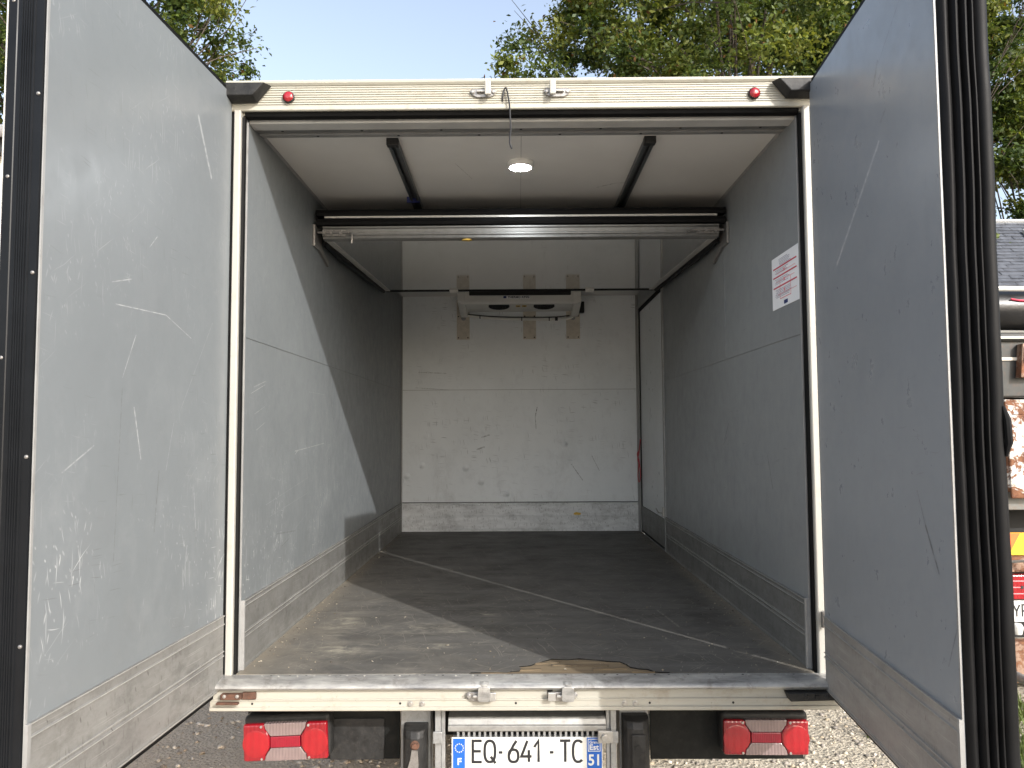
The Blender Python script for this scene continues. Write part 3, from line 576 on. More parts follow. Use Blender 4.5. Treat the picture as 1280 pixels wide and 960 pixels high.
# rear doors
def door(s, mat, kmat):
    hx, hy = (-1.039, -.006) if s < 0 else (1.018, -.042)
    fx, fy = (-1.087, -1.000) if s < 0 else (.940, -.985)
    du = Vector((fx - hx, fy - hy, 0)); Ld = du.length; du.normalize(); dv = Vector((s * -du.y * 1.0, s * du.x * 1.0, 0))
    if dv.x * s < 0: dv = -dv
    mt = Matrix(((du.x, dv.x, 0, hx), (du.y, dv.y, 0, hy), (0, 0, 1, 0), (0, 0, 0, 1)))
    zb, zt = -.045, 2.045; th = .085
    d = MB(); d.prism([(0, 0), (Ld, 0), (Ld, th), (.155, th), (.009, .004)], 'z', zb, zt)
    D = d.build('rear_door', mat, T, mtx=mt, bevel=.0015)
    D['label'] = 'sunlit left rear door' if s < 0 else 'shaded right rear door'
    kp = [(.0, -.001), (Ld - .004, -.001), (Ld - .004, -.001)]
    k = MB()
    prof = [(0, zb + .002), (-.006, zb + .002), (-.006, zb + .012), (-.004, zb + .016), (-.004, .060), (-.0068, .063), (-.0068, .068), (-.004, .071), (-.004, .078), (-.0068, .081), (-.004, .084), (-.004, .168), (-.007, .171), (-.007, .174), (-.0045, .177), (-.0045, .196), (-.0075, .199), (-.0075, .203), (0, .203)]
    vs = [(.004, a, b) for a, b in prof] + [(Ld - .006, a, b) for a, b in prof]; n = len(prof)
    k.add(vs, [(i, (i + 1) % n, n + (i + 1) % n, n + i) for i in range(n)] + [tuple(range(n))[::-1], tuple(range(n, 2 * n))])
    k.build('kick_plate', kmat, D, mtx=mt)
    for zz in (-.038, .0655, .0812, .1725, .201): MB().box(.005, Ld - .009, -.0082, -.0066, zz - .0013, zz + .0013).build('kick_highlight_bead', M['bead'], D, mtx=mt)  # pale strips painted as highlights along the worn ridges
    MB().box(Ld - .008, Ld + .0032, -.009, -.0024, zb, .2035).build('kick_end_trim', M['trim'], D, mtx=mt)
    # rim seals along the top and bottom edges
    MB().box(.02, Ld, .002, th - .004, zt + .0003, zt + .014).build('edge_seal', M['seal'], D, mtx=mt)
    MB().box(.02, Ld, .012, th - .004, zb - .022, zb - .0003).build('edge_seal', M['seal'], D, mtx=mt)
    MB().box(Ld - .004, Ld + .003, -.0022, .0015, zb, zt).build('edge_trim', M['trim'], D, mtx=mt)
    if s < 0:   # black ribbed aluminium edge
        pf = [(Ld, .003)]
        v = .005; pf += [(Ld + .0065, v)]
        for a in (.026, .033, .0385, .044, .0495, .055): pf += [(Ld + .0065, a - .0026), (Ld + .0095, a - .0012), (Ld + .0095, a + .0012), (Ld + .0065, a + .0026)]
        pf += [(Ld + .0065, .066), (Ld + .008, .068), (Ld + .008, .088), (Ld, .088)]
        e = MB().prism(pf, 'z', zb, zt); E_ = e.build('edge_profile', M['anod'], D, mtx=mt)
        MB().box(Ld, Ld + .009, .0885, .0915, zb, zt).build('outer_skin_edge', M['aluw'], D, mtx=mt)
        for i in range(6):
            for v, z0 in ((.012, -.02), (.077, .2)):
                r = MB().lathe((Ld + .0065, v, z0 + .41 * i - .02), (1, 0, 0), [(.0046, 0), (.004, .0025), (.002, .0038), (0, .0038)], 12)
                if z0 + .41 * i < 2.0: r.build('rivet', M['steel'], D, mtx=mt, smooth=True)
    else:       # bulging black rubber lips
        pf = []
        def lobe(c_, r_, out): return [(Ld + .004 + out * math.sin(math.pi * q), c_ - r_ + 2 * r_ * q) for q in np.linspace(.0, 1, 8)]
        pf += [(Ld, .004)] + lobe(.0165, .0115, .010) + lobe(.0385, .0105, .016) + lobe(.0585, .0095, .016) + lobe(.075, .007, .012) + [(Ld + .005, .083), (Ld + .010, .087), (Ld + .013, .092), (Ld + .013, .104), (Ld + .008, .110), (Ld, .112)]
        nz = 46; vs = []
        for i in range(nz + 1):
            zz = zb + (zt - zb) * i / nz; wb = .0010 * math.sin(zz * 5.1) + .0006 * math.sin(zz * 13.3 + 1); w3 = .0004 * math.sin(zz * 29)
            vs += [(a + (wb if a > Ld + .003 else 0), b + (w3 + wb * .8 if .01 < b < .111 else 0), zz) for a, b in pf]
        n = len(pf)
        e = MB().add(vs, [(i * n + k, i * n + k + 1, (i + 1) * n + k + 1, (i + 1) * n + k) for i in range(nz) for k in range(n - 1)])
        e.build('rubber_seal', M['rubber'], D, mtx=mt, smooth=True)
        MB().tube([mt @ Vector(p) for p in ((Ld + .010, .106, .88), (Ld + .013, .112, .85), (Ld + .013, .114, .80), (Ld + .009, .109, .77))], [.004, .008, .008, .003], 8).build('torn_seal_flap', M['rubber'], D, smooth=True)
    if s > 0: MB().cyl((1.024, -.026, .185), (0, 0, 1), .0125, .052, 12).build('hinge_barrel', M['steel'], D, smooth=True)
    # outside hinges and lock rod
    for zz in (.12, .75, 1.38, 1.9):
        MB().box(.16, .36, th + .0005, th + .010, zz - .02, zz + .02).build('hinge_strap', M['galv'], D, mtx=mt, bevel=.002)
    MB().cyl((Ld - .10, th + .022, 1.0), (0, 0, 1), .011, 2.0, 12).build('lock_rod', M['galv'], D, mtx=mt, smooth=True)
    return D
door(-1, M['door_l'], M['kick_d']); DR = door(1, M['door_r'], M['kick_dr'])

# raised partition panel under the ceiling
zf, zr, y0, y1 = 1.768, 1.838, .975, 2.74
def ramp(y): return zf + (zr - zf) * (y - y0) / (y1 - y0)
p = MB(); xs = .955
p.add([(-xs, y0, zf), (xs, y0, zf), (xs, y1, zr), (-xs, y1, zr), (-xs, y0, zf + .07), (xs, y0, zf + .07), (xs, y1, zr + .07), (-xs, y1, zr + .07)], [(0, 1, 2, 3), (4, 7, 6, 5), (0, 4, 5, 1), (1, 5, 6, 2), (2, 6, 7, 3), (3, 7, 4, 0)])
PT = p.build('partition_panel', M['part'], T, label='insulated partition panel raised flat under the ceiling')
q = MB(); q.prism([(y0 + .03, zf - .001), (y0 + .03, zf - .007), (y0 + .024, zf - .009), (y0 + .016, zf - .006), (y0 + .004, zf - .003), (y0 - .004, zf - .006), (y0 - .012, zf - .002), (y0 - .010, zf + .010), (y0 - .018, zf + .014), (y0 - .018, zf + .020), (y0 - .012, zf + .024), (y0 - .013, zf + .042), (y0 - .022, zf + .046), (y0 - .022, zf + .053), (y0 - .0005, zf + .056)], 'x', -.955, .955)
q.build('front_profile', M['dtrim'], PT)
q = MB(); q.prism([(y0 - .006, zf + .057), (y0 - .03, zf + .060), (y0 - .036, zf + .072), (y0 - .032, zf + .088), (y0 - .006, zf + .091)], 'x', -.985, .985); q.prism([(y0 - .004, zf + .103), (y0 - .032, zf + .104), (y0 - .040, zf + .116), (y0 - .034, zf + .132), (y0 + .02, zf + .136), (y0 + .02, zf + .103)], 'x', -.985, .985)
q.build('front_seal', M['rubber'], PT, smooth=True)
q = MB(); q.box(-.945, .945, y0 - .030, y0 - .003, zf + .0925, zf + .1015); q.build('seal_clamp_strip', M['aluw'], PT)
for s in (-1, 1):
    q = MB(); a = []
    for i in range(13):
        u = i / 12; y = y0 + .08 + (y1 - y0 - .08) * u; a.append((s * (.970 + .003 * math.sin(u * 9)), y, ramp(y) - .004 - .012 * math.sin(math.pi * u)))
    q.tube(a, [.013 + .006 * math.sin(math.pi * min(1, i / 5)) for i in range(13)], 8)
    q.build('side_seal', M['rubber'], PT, smooth=True)
    q = MB(); q.add([(s * .955, y0 + .05, ramp(y0 + .05) - .004), (s * .925, y0 + .05, ramp(y0 + .05) - .004), (s * .925, y1, zr - .004), (s * .955, y1, zr - .004), (s * .955, y0 + .05, ramp(y0 + .05) - .0005), (s * .925, y0 + .05, ramp(y0 + .05) - .0005), (s * .925, y1, zr - .0005), (s * .955, y1, zr - .0005)], [(0, 1, 2, 3), (4, 7, 6, 5), (0, 4, 5, 1), (1, 5, 6, 2), (2, 6, 7, 3), (3, 7, 4, 0)])
    q.build('edge_trim', M['aluw'], PT)
    # slide bolt with bent handle
    q = MB(); yb = y0 - .030; zc = zf + .022; x_ = s * .90
    q.box(x_ - .055, x_ + .055, yb + .006, yb + .010, zc - .014, zc + .014)
    q.tube([(x_ - .075, yb - .003, zc), (x_ + .075, yb - .003, zc)], .0055, 8)
    for a in (-.045, -.01, .035): q.box(x_ + a - .006, x_ + a + .006, yb - .008, yb + .008, zc - .010, zc + .010)
    hx = x_ - s * .075
    q.tube(smooth_pts([(hx, yb, zc), (hx - s * .012, yb - .002, zc - .006), (hx - s * .015, yb - .004, zc - .03), (hx - s * .013, yb - .004, zc - .055)] if s < 0 else [(hx, yb, zc), (hx - .012, yb, zc - .002), (hx - .03, yb - .004, zc - .012)]), .005, 8)
    q.build('slide_bolt', M['steel'], PT, smooth=True)
    q = MB(); wx = s * (W - .001)
    q.box(min(wx, s * .985), max(wx, s * .985), .93, 1.06, zf - .045, zf + .06)
    q.add([(s * .9845, 1.0, zf - .04), (s * .9845, 1.2, zf - .09), (s * .9845, 1.2, zf - .065), (s * .9845, 1.0, zf - .01), (wx, 1.0, zf - .04), (wx, 1.2, zf - .09), (wx, 1.2, zf - .065), (wx, 1.0, zf - .01)], [(0, 1, 2, 3), (4, 7, 6, 5), (0, 4, 5, 1), (1, 5, 6, 2), (2, 6, 7, 3), (3, 7, 4, 0)])
    q.build('catch_bracket', M['steel'], PT, bevel=.002)
q = MB(); q.box(-.955, .955, y1 + .0005, y1 + .02, zr - .006, zr + .06); q.build('rear_seal', M['seal'], PT)
for x in (-.47, .50): B('panel_hinge', M['aluw'], PT, x - .03, x + .03, y1 - .01, y1 + .026, zr - .016, zr + .03, .002)
MB().prism([(-.285, zf - .01), (-.26, zf - .005), (-.235, zf - .008), (-.25, zf - .013)], 'y', y0 - .005, y0 + .025).build('tape_scrap', M['yellow'], PT)

# cooling unit on the end wall
def uprof(x0, x1): return None
cu = MB()
cu.prism([(L - .007, 1.962), (3.40, 1.968), (3.365, 1.955), (3.355, 1.93), (3.350, 1.850), (3.356, 1.840), (3.372, 1.836), (3.392, 1.842), (3.40, 1.858), (3.58, 1.838), (L - .007, 1.838)], 'x', -.47, .47)
for s in (-1, 1):   # the two end cheeks reach down and back to the wall
    cu.prism([(L - .007, 1.965), (3.40, 1.9685), (3.36, 1.955), (3.345, 1.93), (3.341, 1.868), (3.352, 1.850), (3.40, 1.842), (3.60, 1.795), (3.66, 1.79), (L - .007, 1.79)], 'x', s * .432, s * .492)
CU = cu.build('cooling_unit', M['white_pl'], T, bevel=.006, seg=3, label='white cooling unit under the ceiling on the end wall')
q = MB(); q.box(-.40, .41, 3.345, 3.40, 1.908, 1.950); q.build('air_slot', M['dark'], CU, bevel=.008)
q = MB()
for zz in (1.918, 1.929, 1.940): q.box(-.39, .40, 3.3435, 3.346, zz - .001, zz + .001)
q.build('slot_louvre', M['plastic'], CU)
for x in (-.165, .20):
    q = MB(); mt = Matrix.Translation((x, 3.49, 1.846)) @ Matrix.Rotation(math.radians(-6), 4, 'X')
    q.cyl((0, 0, 0), (0, 0, 1), .085, .012, 28); F_ = q.build('fan_opening', M['dark'], CU, mtx=mt)
    q = MB()
    for r in (.03, .055, .08): q.tube([(r * math.cos(a), r * math.sin(a), -.009) for a in np.linspace(0, 2 * math.pi, 25)], .0018, 5)
    for a in range(6): q.tube([(.01 * math.cos(a * 1.047), .01 * math.sin(a * 1.047), -.009), (.085 * math.cos(a * 1.047), .085 * math.sin(a * 1.047), -.009)], .0018, 5)
    q.build('fan_guard', M['plastic'], CU, mtx=mt)
q = MB(); q.box(-.13, .085, 3.3475, 3.352, 1.882, 1.904); q.build('brand_plate', M['paper'], CU)
B('brand_mark', M['navy'], CU, -.127, -.103, 3.346, 3.3473, 1.884, 1.902)
text('brand_lettering', 'THERMO KING', M['ink'], CU, (-.092, 3.3474, 1.8848), (1, 0, 0), (0, 0, 1), .170, .0165, .03)
for x in (-.01, .04):
    mt = Matrix.Translation((x, 3.50, 1.8465)) @ Matrix.Rotation(math.radians(-6), 4, 'X')
    MB().box(-.018, .018, -.022, .022, -.0028, -.0008).build('warning_label', M['yellow'], CU, mtx=mt)
    MB().add([(-.009, -.012, -.0042), (.009, -.012, -.0042), (0, .012, -.0042), (-.009, -.012, -.003), (.009, -.012, -.003), (0, .012, -.003)], [(0, 1, 2), (5, 4, 3), (0, 3, 4, 1), (1, 4, 5, 2), (2, 5, 3, 0)]).build('warning_symbol', M['ink'], CU, mtx=mt)
q = MB(); q.tube(smooth_pts([(-.475, 3.70, 1.80), (-.44, 3.70, 1.80), (-.35, 3.70, 1.79), (-.2, 3.70, 1.775), (0, 3.70, 1.768), (.2, 3.70, 1.765), (.36, 3.70, 1.768), (.42, 3.70, 1.775), (.45, 3.70, 1.795), (.46, 3.70, 1.83)]), .0115, 8)
q.build('drain_hose', M['lampwhite'], CU, smooth=True)
q = MB(); q.tube(smooth_pts([(-.44, 3.69, 1.812), (-.30, 3.686, 1.795), (-.1, 3.684, 1.784), (.1, 3.684, 1.781), (.3, 3.684, 1.782), (.42, 3.688, 1.795)]), .0045, 6); q.build('hose_cable', M['ink'], CU, smooth=True)
for x, zz in ((-.33, 1.788), (.02, 1.768), (.25, 1.766), (.31, 1.767)): MB().cyl((x, 3.70, zz), (1, 0, 0), .0145, .008 if x < .3 else .024, 10).build('cable_tie', M['ink'], CU)
B('junction_box', M['plastic'], CU, .495, .545, 3.70, L - .001, 1.822, 1.915, .004)
for x in (-.472, .452): MB().cyl((x, L - .010, 1.785), (0, 1, 0), .020, .012, 16).build('pipe_stub', M['galv'], CU)

# instruction sheet on the right wall
IS = B('instruction_sheet', M['paper'], T, W - .0016, W - .0003, .047, .335, 1.300, 1.503, label='white sheet with red lines and small print on the right wall')
xk = W - .0024
def strip(mb, y0_, z0_, y1_, z1_, wd): mb.add([(xk, y0_, z0_ - wd), (xk, y1_, z1_ - wd), (xk, y1_, z1_ + wd), (xk, y0_, z0_ + wd), (xk + .0007, y0_, z0_ - wd), (xk + .0007, y1_, z1_ - wd), (xk + .0007, y1_, z1_ + wd), (xk + .0007, y0_, z0_ + wd)], [(0, 1, 2, 3), (4, 7, 6, 5), (0, 4, 5, 1), (1, 5, 6, 2), (2, 6, 7, 3), (3, 7, 4, 0)])
q = MB()
for zz in (1.4585, 1.4235, 1.383): strip(q, .318, zz, .066, zz, .0026)
q.build('red_rule', M['redprint'], IS)
q = MB()
for zz, a in ((1.436, .28), (1.404, .29), (1.352, .27)): strip(q, a, zz, a - .20, zz, .0008)
for yy in (.245, .13): strip(q, yy, 1.395, yy - .002, 1.345, .0001) if False else q.box(xk, xk + .0007, yy - .001, yy + .001, 1.333, 1.404)
strip(q, .245, 1.334, .13, 1.334, .0014)
for zz in (1.439, 1.402, 1.362): q.box(xk - .0002, xk + .0006, .190, .202, zz - .005, zz + .007)
q.build('red_figure', M['redpale'], IS)
q = MB()
for z0_, n_, ya, yb_ in ((1.488, 5, .255, .12), (1.450, 3, .30, .12), (1.414, 4, .30, .14), (1.372, 6, .30, .11)):
    for i in range(n_):
        y_ = ya - random.uniform(0, .02); ye = yb_ + random.uniform(0, .05)
        while y_ > ye + .01:
            l = random.uniform(.008, .022); strip(q, y_, z0_ - i * .0058, y_ - l, z0_ - i * .0058, .0011); y_ -= l + .004
q.build('small_print', M['inkgrey'], IS)
MB().box(xk, xk + .0007, .165, .205, 1.308, 1.322).build('sheet_logo', M['navy'], IS)

# tail lamps
def tail_lamp(x0, x1, z0, z1, tilt, y):
    cx, cz = (x0 + x1) / 2, (z0 + z1) / 2; w2, h2 = (x1 - x0) / 2, (z1 - z0) / 2
    mt = Matrix.Translation((cx, y, cz)) @ Matrix.Rotation(tilt, 4, 'Y')
    o = MB().box(-w2 - .003, w2 + .006, .010, .075, -h2 - .004, h2 + .022).build('tail_lamp', M['plastic'], T, mtx=mt, bevel=.016, seg=4)
    a, b = w2, h2; i1, i2, i3 = .40, .13, .13
    # outer red blocks, one per end, with chamfers towards the clear windows
    for s in (-1, 1):
        q = MB(); pr = [(s * a, -b), (s * a, b), (s * a * .27, b), (s * a * .27 * 1.02, b), (s * a * .30, b * .78), (s * a * .36, b * .24), (s * a * .36, -b * .24), (s * a * .30, -b * .78), (s * a * .27, -b)]
        pr = [(s * a, -b), (s * a, b), (s * a * .50, b), (s * a * .48, b * .72), (s * a * .36, b * .28), (s * a * .36, -b * .28), (s * a * .48, -b * .72), (s * a * .50, -b)]
        q.add([(u, -.012, v) for u, v in pr] + [(u, .012, v) for u, v in pr], [tuple(range(8)), tuple(range(8, 16))[::-1]] + [(k, (k + 1) % 8, 8 + (k + 1) % 8, 8 + k) for k in range(8)])
        q.build('red_lens', M['lred'], o, mtx=mt, bevel=.008, seg=3)
        MB().lathe((s * a * .70, -.012, -b * .06), (0, -1, 0), [(.046, .0), (.044, .0006), (.034, .0010), (.014, .0022), (0, .0026)], 26).build('bulb_bullseye', M['lred2'], o, mtx=mt, smooth=True)
        MB().cyl((s * a * .56, -.013, b * .86), (0, 1, 0), .004, .004, 10).build('lens_screw', M['zinc'], o, mtx=mt)
        MB().cyl((s * a * .56, -.013, -b * .86), (0, 1, 0), .004, .004, 10).build('lens_screw', M['zinc'], o, mtx=mt)
    for s in (-1, 1):
        q = MB(); pr = [(-a * .495, s * b), (a * .495, s * b), (a * .475, s * b * .73), (a * .355, s * b * .32), (-a * .355, s * b * .32), (-a * .475, s * b * .73)]
        q.add([(u, -.010, v) for u, v in pr] + [(u, .012, v) for u, v in pr], [tuple(range(6)), tuple(range(6, 12))[::-1]] + [(k, (k + 1) % 6, 6 + (k + 1) % 6, 6 + k) for k in range(6)])
        q.build('clear_lens', M['lclear'], o, mtx=mt, bevel=.002)
    MB().box(-a * .352, a * .352, -.011, .012, -b * .29, b * .29).build('red_reflector', M['lreflex'], o, mtx=mt, bevel=.002)
    return o
tail_lamp(-.983, -.688, -.310, -.183, math.radians(-2.2), .06)
tail_lamp(.692, .986, -.296, -.177, math.radians(.4), .06)
for x0, x1, z0 in ((-1.0, -.45, -.345), (.452, 1.0, -.348)):
    q = MB(); q.box(x0, x1, .145, .155, z0, -.108); 
    q.build('mud_flap', M['flap'], T, bevel=.002)
q = MB(); q.box(-.70, -.505, .138, .1445, -.345, -.20); q.build('lamp_backplate', M['plastic'], T, bevel=.002)
# support brackets and buffers
for x0, x1 in ((-.435, -.330), (.332, .432)):
    q = MB(); q.box(x0, x1, .07, .15, -.55, -.108); br = q.build('support_bracket', M['galv'], T, bevel=.003)
for x0, x1, zt_, s in ((-.420, -.338, -.185, -1), (.338, .428, -.155, 1)):
    q = MB(); pf = [(x0, .068), (x0, .02), (x0 + .012, .0), (x0 + .03, -.012), (x1 - .025, -.012), (x1 - .01, .0), (x1, .02), (x1, .068)]
    n = len(pf); vs = []
    for zz, f in ((-.56, 1.), (zt_ - .03, 1.), (zt_ - .008, .85), (zt_, .4)): vs += [(x, .068 - (.068 - y) * f, zz) for x, y in pf]
    q.add(vs, [(i * n + k, i * n + (k + 1) % n, (i + 1) * n + (k + 1) % n, (i + 1) * n + k) for i in range(3) for k in range(n)] + [tuple(range(3 * n, 4 * n))])
    if s > 0: q.box(x0 + .024, x1 - .018, -.020, -.011, -.56, zt_ - .045)
    bf = q.build('rubber_buffer', M['plastic'], T, bevel=.004)
    if s < 0:
        MB().lathe((-.375, -.012, -.235), (0, -1, 0), [(.016, 0), (.015, .003), (.009, .004), (.009, .012), (0, .013)], 14).build('rusty_bolt', M['rust'], bf, smooth=True)
        MB().prism([(-.385, -.25), (-.365, -.252), (-.362, -.30), (-.370, -.36), (-.40, -.40), (-.405, -.33), (-.39, -.28)], 'y', -.016, -.0122).build('torn_patch', M['steel'], bf)
    else: MB().cyl((.383, -.0205, -.245), (0, 1, 0), .011, .004, 16).build('bolt_hole', M['dark'], bf)
# folded rear step with toothed tread, and its posts
q = MB(); q.prism([(.036, -.158), (.10, -.154), (.105, -.160), (.10, -.19), (.06, -.205), (.028, -.205), (.020, -.200), (.018, -.184), (.026, -.180), (.030, -.164)], 'x', -.265, .280)
SP = q.build('folding_step', M['alu'], T, bevel=.0015)
q = MB()
for i in range(26):
    x = -.235 + i * .0187; q.box(x, x + .0075, .036, .06, -.235, -.2055)
q.box(-.25, .265, .062, .068, -.262, -.2055); q.build('step_tooth', M['galv'], SP)
B('step_shadow_gap', M['dark'], SP, -.25, .262, .0605, .0618, -.228, -.2060)
for s, x in ((-1, -.300), (1, .305)):
    q = MB(); q.box(x - .010, x + .010, .02, .06, -.56, -.112); q.box(x - .016, x + .016, .012, .0195, -.24, -.20); q.box(x + (.0105 if s < 0 else -.024), x + (.024 if s < 0 else -.0105), .03, .05, -.40, -.13)
    q.build('step_post', M['galv'], T, bevel=.002)
q = MB(); q.box(.25, .30, .0, .0175, -.235, -.195); q.cyl((.272, -.004, -.215), (0, 1, 0), .012, .012, 12); q.build('step_hinge', M['zinc'], SP, bevel=.002)
# number plate
PL = B('number_plate', M['platew'], T, -.2535, .2675, .028, .034, -.338, -.2245, .002)
B('blue_band', M['blue'], PL, -.248, -.207, .0268, .0279, -.336, -.228)
B('blue_band', M['blue'], PL, .2135, .2645, .0268, .0279, -.336, -.226)
q = MB()
for i in range(12):
    a = i / 12 * 2 * math.pi; cx, cz = -.2265 + .0140 * math.cos(a), -.2595 + .0140 * math.sin(a)
    pr = [(cx + (.0030 if k % 2 == 0 else .0013) * math.sin(k * math.pi / 5), cz + (.0030 if k % 2 == 0 else .0013) * math.cos(k * math.pi / 5)) for k in range(10)]
    q.add([(u, .0258, v) for u, v in pr] + [(u, .0267, v) for u, v in pr], [tuple(range(10)), tuple(range(10, 20))[::-1]] + [(k, (k + 1) % 10, 10 + (k + 1) % 10, 10 + k) for k in range(10)])
q.build('star_ring', M['platew'], PL)
ex, ez = (1, 0, 0), (0, 0, 1)
text('country_letter', 'F', M['platew'], PL, (-.2325, .0266, -.316), ex, ez, .014, .023, .02)
for ch, x0, w0 in (('E', -.182, .033), ('Q', -.139, .036), ('6', -.057, .035), ('4', -.013, .036), ('1', .032, .024), ('T', .121, .036), ('C', .165, .035)): plate_char(ch, M['ink'], PL, x0, .0269, -.307, w0, .071, .0088)
for x0 in (-.0905, .0855): plate_char('-', M['ink'], PL, x0, .0269, -.279, .013, .008, .0085)
text('garage_name', 'GARAGE 51', M['inkgrey'], PL, (-.022, .0279, -.3265), ex, ez, .062, .007)
q = MB(); bx0, bx1, bz0, bz1 = .2170, .2600, -.272, -.230
for a in ((bx0, bx1, bz0, bz0 + .002), (bx0, bx1, bz1 - .002, bz1), (bx0, bx0 + .002, bz0 + .002, bz1 - .002), (bx1 - .002, bx1, bz0 + .002, bz1 - .002)): q.box(a[0], a[1], .0258, .0267, a[2], a[3])
q.build('region_frame', M['platew'], PL)
text('region_name', 'Grand', M['platew'], PL, (.2225, .0266, -.2455), ex, ez, .032, .0095, .01)
text('region_name', 'Est', M['platew'], PL, (.2225, .0266, -.2665), ex, ez, .032, .018, .02)
text('department_number', '51', M['platew'], PL, (.2180, .0266, -.319), ex, ez, .037, .037, .02)
# chassis and rear wheels under the box
for s in (-1, 1): B('chassis_rail', M['flap'], T, s * .40 - .035, s * .40 + .035, .16, 5.6, -.33, -.16)
B('cross_member', M['flap'], T, -.36, .36, .30, .38, -.32, -.2)
B('underbody', M['flap'], T, -1.05, 1.05, .05, L + .06, -.105, -.0325)
for s in (-1, 1):
    wy = MB().lathe((s * .86, 1.55, G + .345), (s, 0, 0), [(.19, -.11), (.31, -.115), (.34, -.09), (.345, -.03), (.345, .05), (.335, .09), (.30, .11), (.20, .105)], 36).build('wheel', M['tyre'], T, smooth=True)
    MB().lathe((s * .86, 1.55, G + .345), (s, 0, 0), [(.20, .10), (.18, .06), (.10, .02), (.06, .03), (.055, .06), (0, .06)], 28).build('rim', M['galv'], wy, smooth=True)
# cab ahead of the box
q = MB(); q.prism([(3.9, -.45), (5.55, -.45), (5.65, .1), (5.55, .35), (5.0, .55), (4.55, 1.15), (3.9, 1.2)], 'x', -.95, .95); CB = q.build('cab', M['header'], T, bevel=.05, seg=3)
for s in (-1, 1): MB().lathe((s * .80, 5.0, G + .345), (s, 0, 0), [(0, -.11), (.31, -.115), (.34, -.09), (.345, .05), (.335, .09), (.30, .11), (.0, .10)], 32).build('wheel', M['tyre'], T, smooth=True)

# red cord looped by the side door
q = MB(); q.tube(smooth_pts([(.985, 3.625, .76), (.978, 3.625, .70), (.972, 3.62, .66), (.962, 3.61, .62), (.972, 3.63, .57), (.960, 3.615, .60), (.970, 3.60, .66), (.958, 3.62, .64), (.966, 3.60, .56), (.966, 3.66, .47), (.966, 3.62, .415), (.966, 3.55, .43), (.968, 3.54, .50), (.966, 3.60, .60)]), .0042, 6)
tag(q.build('red_cord', M['redcord'], smooth=True), 'thin red cord looped and hung in the corner beside the side door', 'cord')

# ------------------------------------------------------------------ the old rusty truck on the right
def rusty_paint(name, paint):
    t = NT(name); n = t.noise(t.co, 7, 7, .72, .5); m = t.noise(t.co, 26, 6, .7)
    k = t.mapr(t.ma('ADD', n, t.ma('MULTIPLY', m, .35)), .62, .69)
    c = t.mix(k, paint, t.mix(t.mapr(m, .35, .65), (.085, .03, .015), (.22, .10, .05))); 
    return t.bsdf(c, t.mapr(k, 0, 1, .45, .85), 0, .4, t.ma('SUBTRACT', 1, k), .4, .006)
M['rustwhite'] = rusty_paint('peeling_white_paint', (.70, .68, .63)); M['rustbrown'] = rusty_paint('peeling_brown', (.26, .17, .12)); M['olddark'] = simple('old_dark_metal', (.035, .037, .036), .5, .3, var=.3, dirt=.3, dcol=(.12, .06, .035), vs=14)
M['oldgrey'] = simple('old_grey_frame', (.15, .15, .14), .6, .2, dirt=.5, dcol=(.17, .1, .06)); M['tarp'] = simple('black_tarpaulin', (.012, .012, .013), .35, 0, .4, var=.3, vs=9, bump=.3); M['orange'] = simple('orange_print', (.75, .13, .02), .45); M['yell2'] = simple('stripe_yellow', (.75, .42, .02), .4)
RT = thing('rusty_truck', 'old rusty flatbed truck with rolled black cover parked right of the open door', 'truck', (3.1, 3.6, G))
tx0, tx1, ty = 2.05, 4.25, 2.36
bd = MB(); bd.box(tx0, tx1, ty, 5.6, .50, 1.02); bd.box(tx0, tx1, ty - .012, ty, .52, .58); bd.box(tx0, tx1, ty - .012, ty, .92, 1.0); bd.box(3.155, 3.20, ty - .03, ty - .0125, .42, 1.02); bd.build('cargo_side', M['rustwhite'], RT, bevel=.006)
q = MB(); q.box(3.16, 3.36, ty - .05, ty - .03, .38, .92); q.build('hanging_panel', M['rustwhite'], RT, bevel=.01)
q = MB(); q.box(tx0, tx1, ty - .02, 5.6, 1.03, 1.46); q.box(tx0, tx1, ty - .05, ty - .0205, 1.40, 1.45); q.build('upper_body', M['olddark'], RT, bevel=.02)
q = MB(); q.box(3.05, 3.30, ty - .058, ty - .051, 1.415, 1.43); q.box(3.14, 3.28, ty - .030, ty - .021, 1.275, 1.295); q.build('bright_strip', M['cream_strip'], RT)
q = MB(); q.prism([(3.235, 1.16), (3.33, 1.16), (3.31, 1.38), (3.255, 1.38)], 'y', ty - .08, ty - .021); q.tube([(3.27, ty - .085, 1.36), (3.275, ty - .10, 1.30), (3.265, ty - .09, 1.26)], .008, 6); q.build('hook_bracket', M['rustbrown'], RT, bevel=.004)
q = MB(); q.tube([(tx0, ty + .02, 1.63), (tx1, ty + .02, 1.60)], .135, 18); q.build('rolled_cover', M['tarp'], RT, smooth=True)
q = MB(); q.tube([(tx0, ty - .10, 1.75), (3.2, ty - .10, 1.735), (tx1, ty - .09, 1.715)], .018, 8); q.build('cover_bar', M['aluw'], RT, smooth=True)
q = MB(); q.tube([(3.17, ty - .115, 1.665), (3.22, ty - .118, 1.655), (3.30, ty - .116, 1.652)], .006, 5); q.build('red_scrawl', M['redprint'], RT)
q = MB(); q.box(tx0, tx1, ty + .02, 5.7, .30, .46); q.build('frame_rail', M['oldgrey'], RT, bevel=.005)
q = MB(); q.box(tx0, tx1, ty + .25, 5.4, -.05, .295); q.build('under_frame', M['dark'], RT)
SB = B('stripe_board', M['yell2'], RT, 2.75, 3.60, ty + .005, ty + .018, .012, .155)
q = MB()
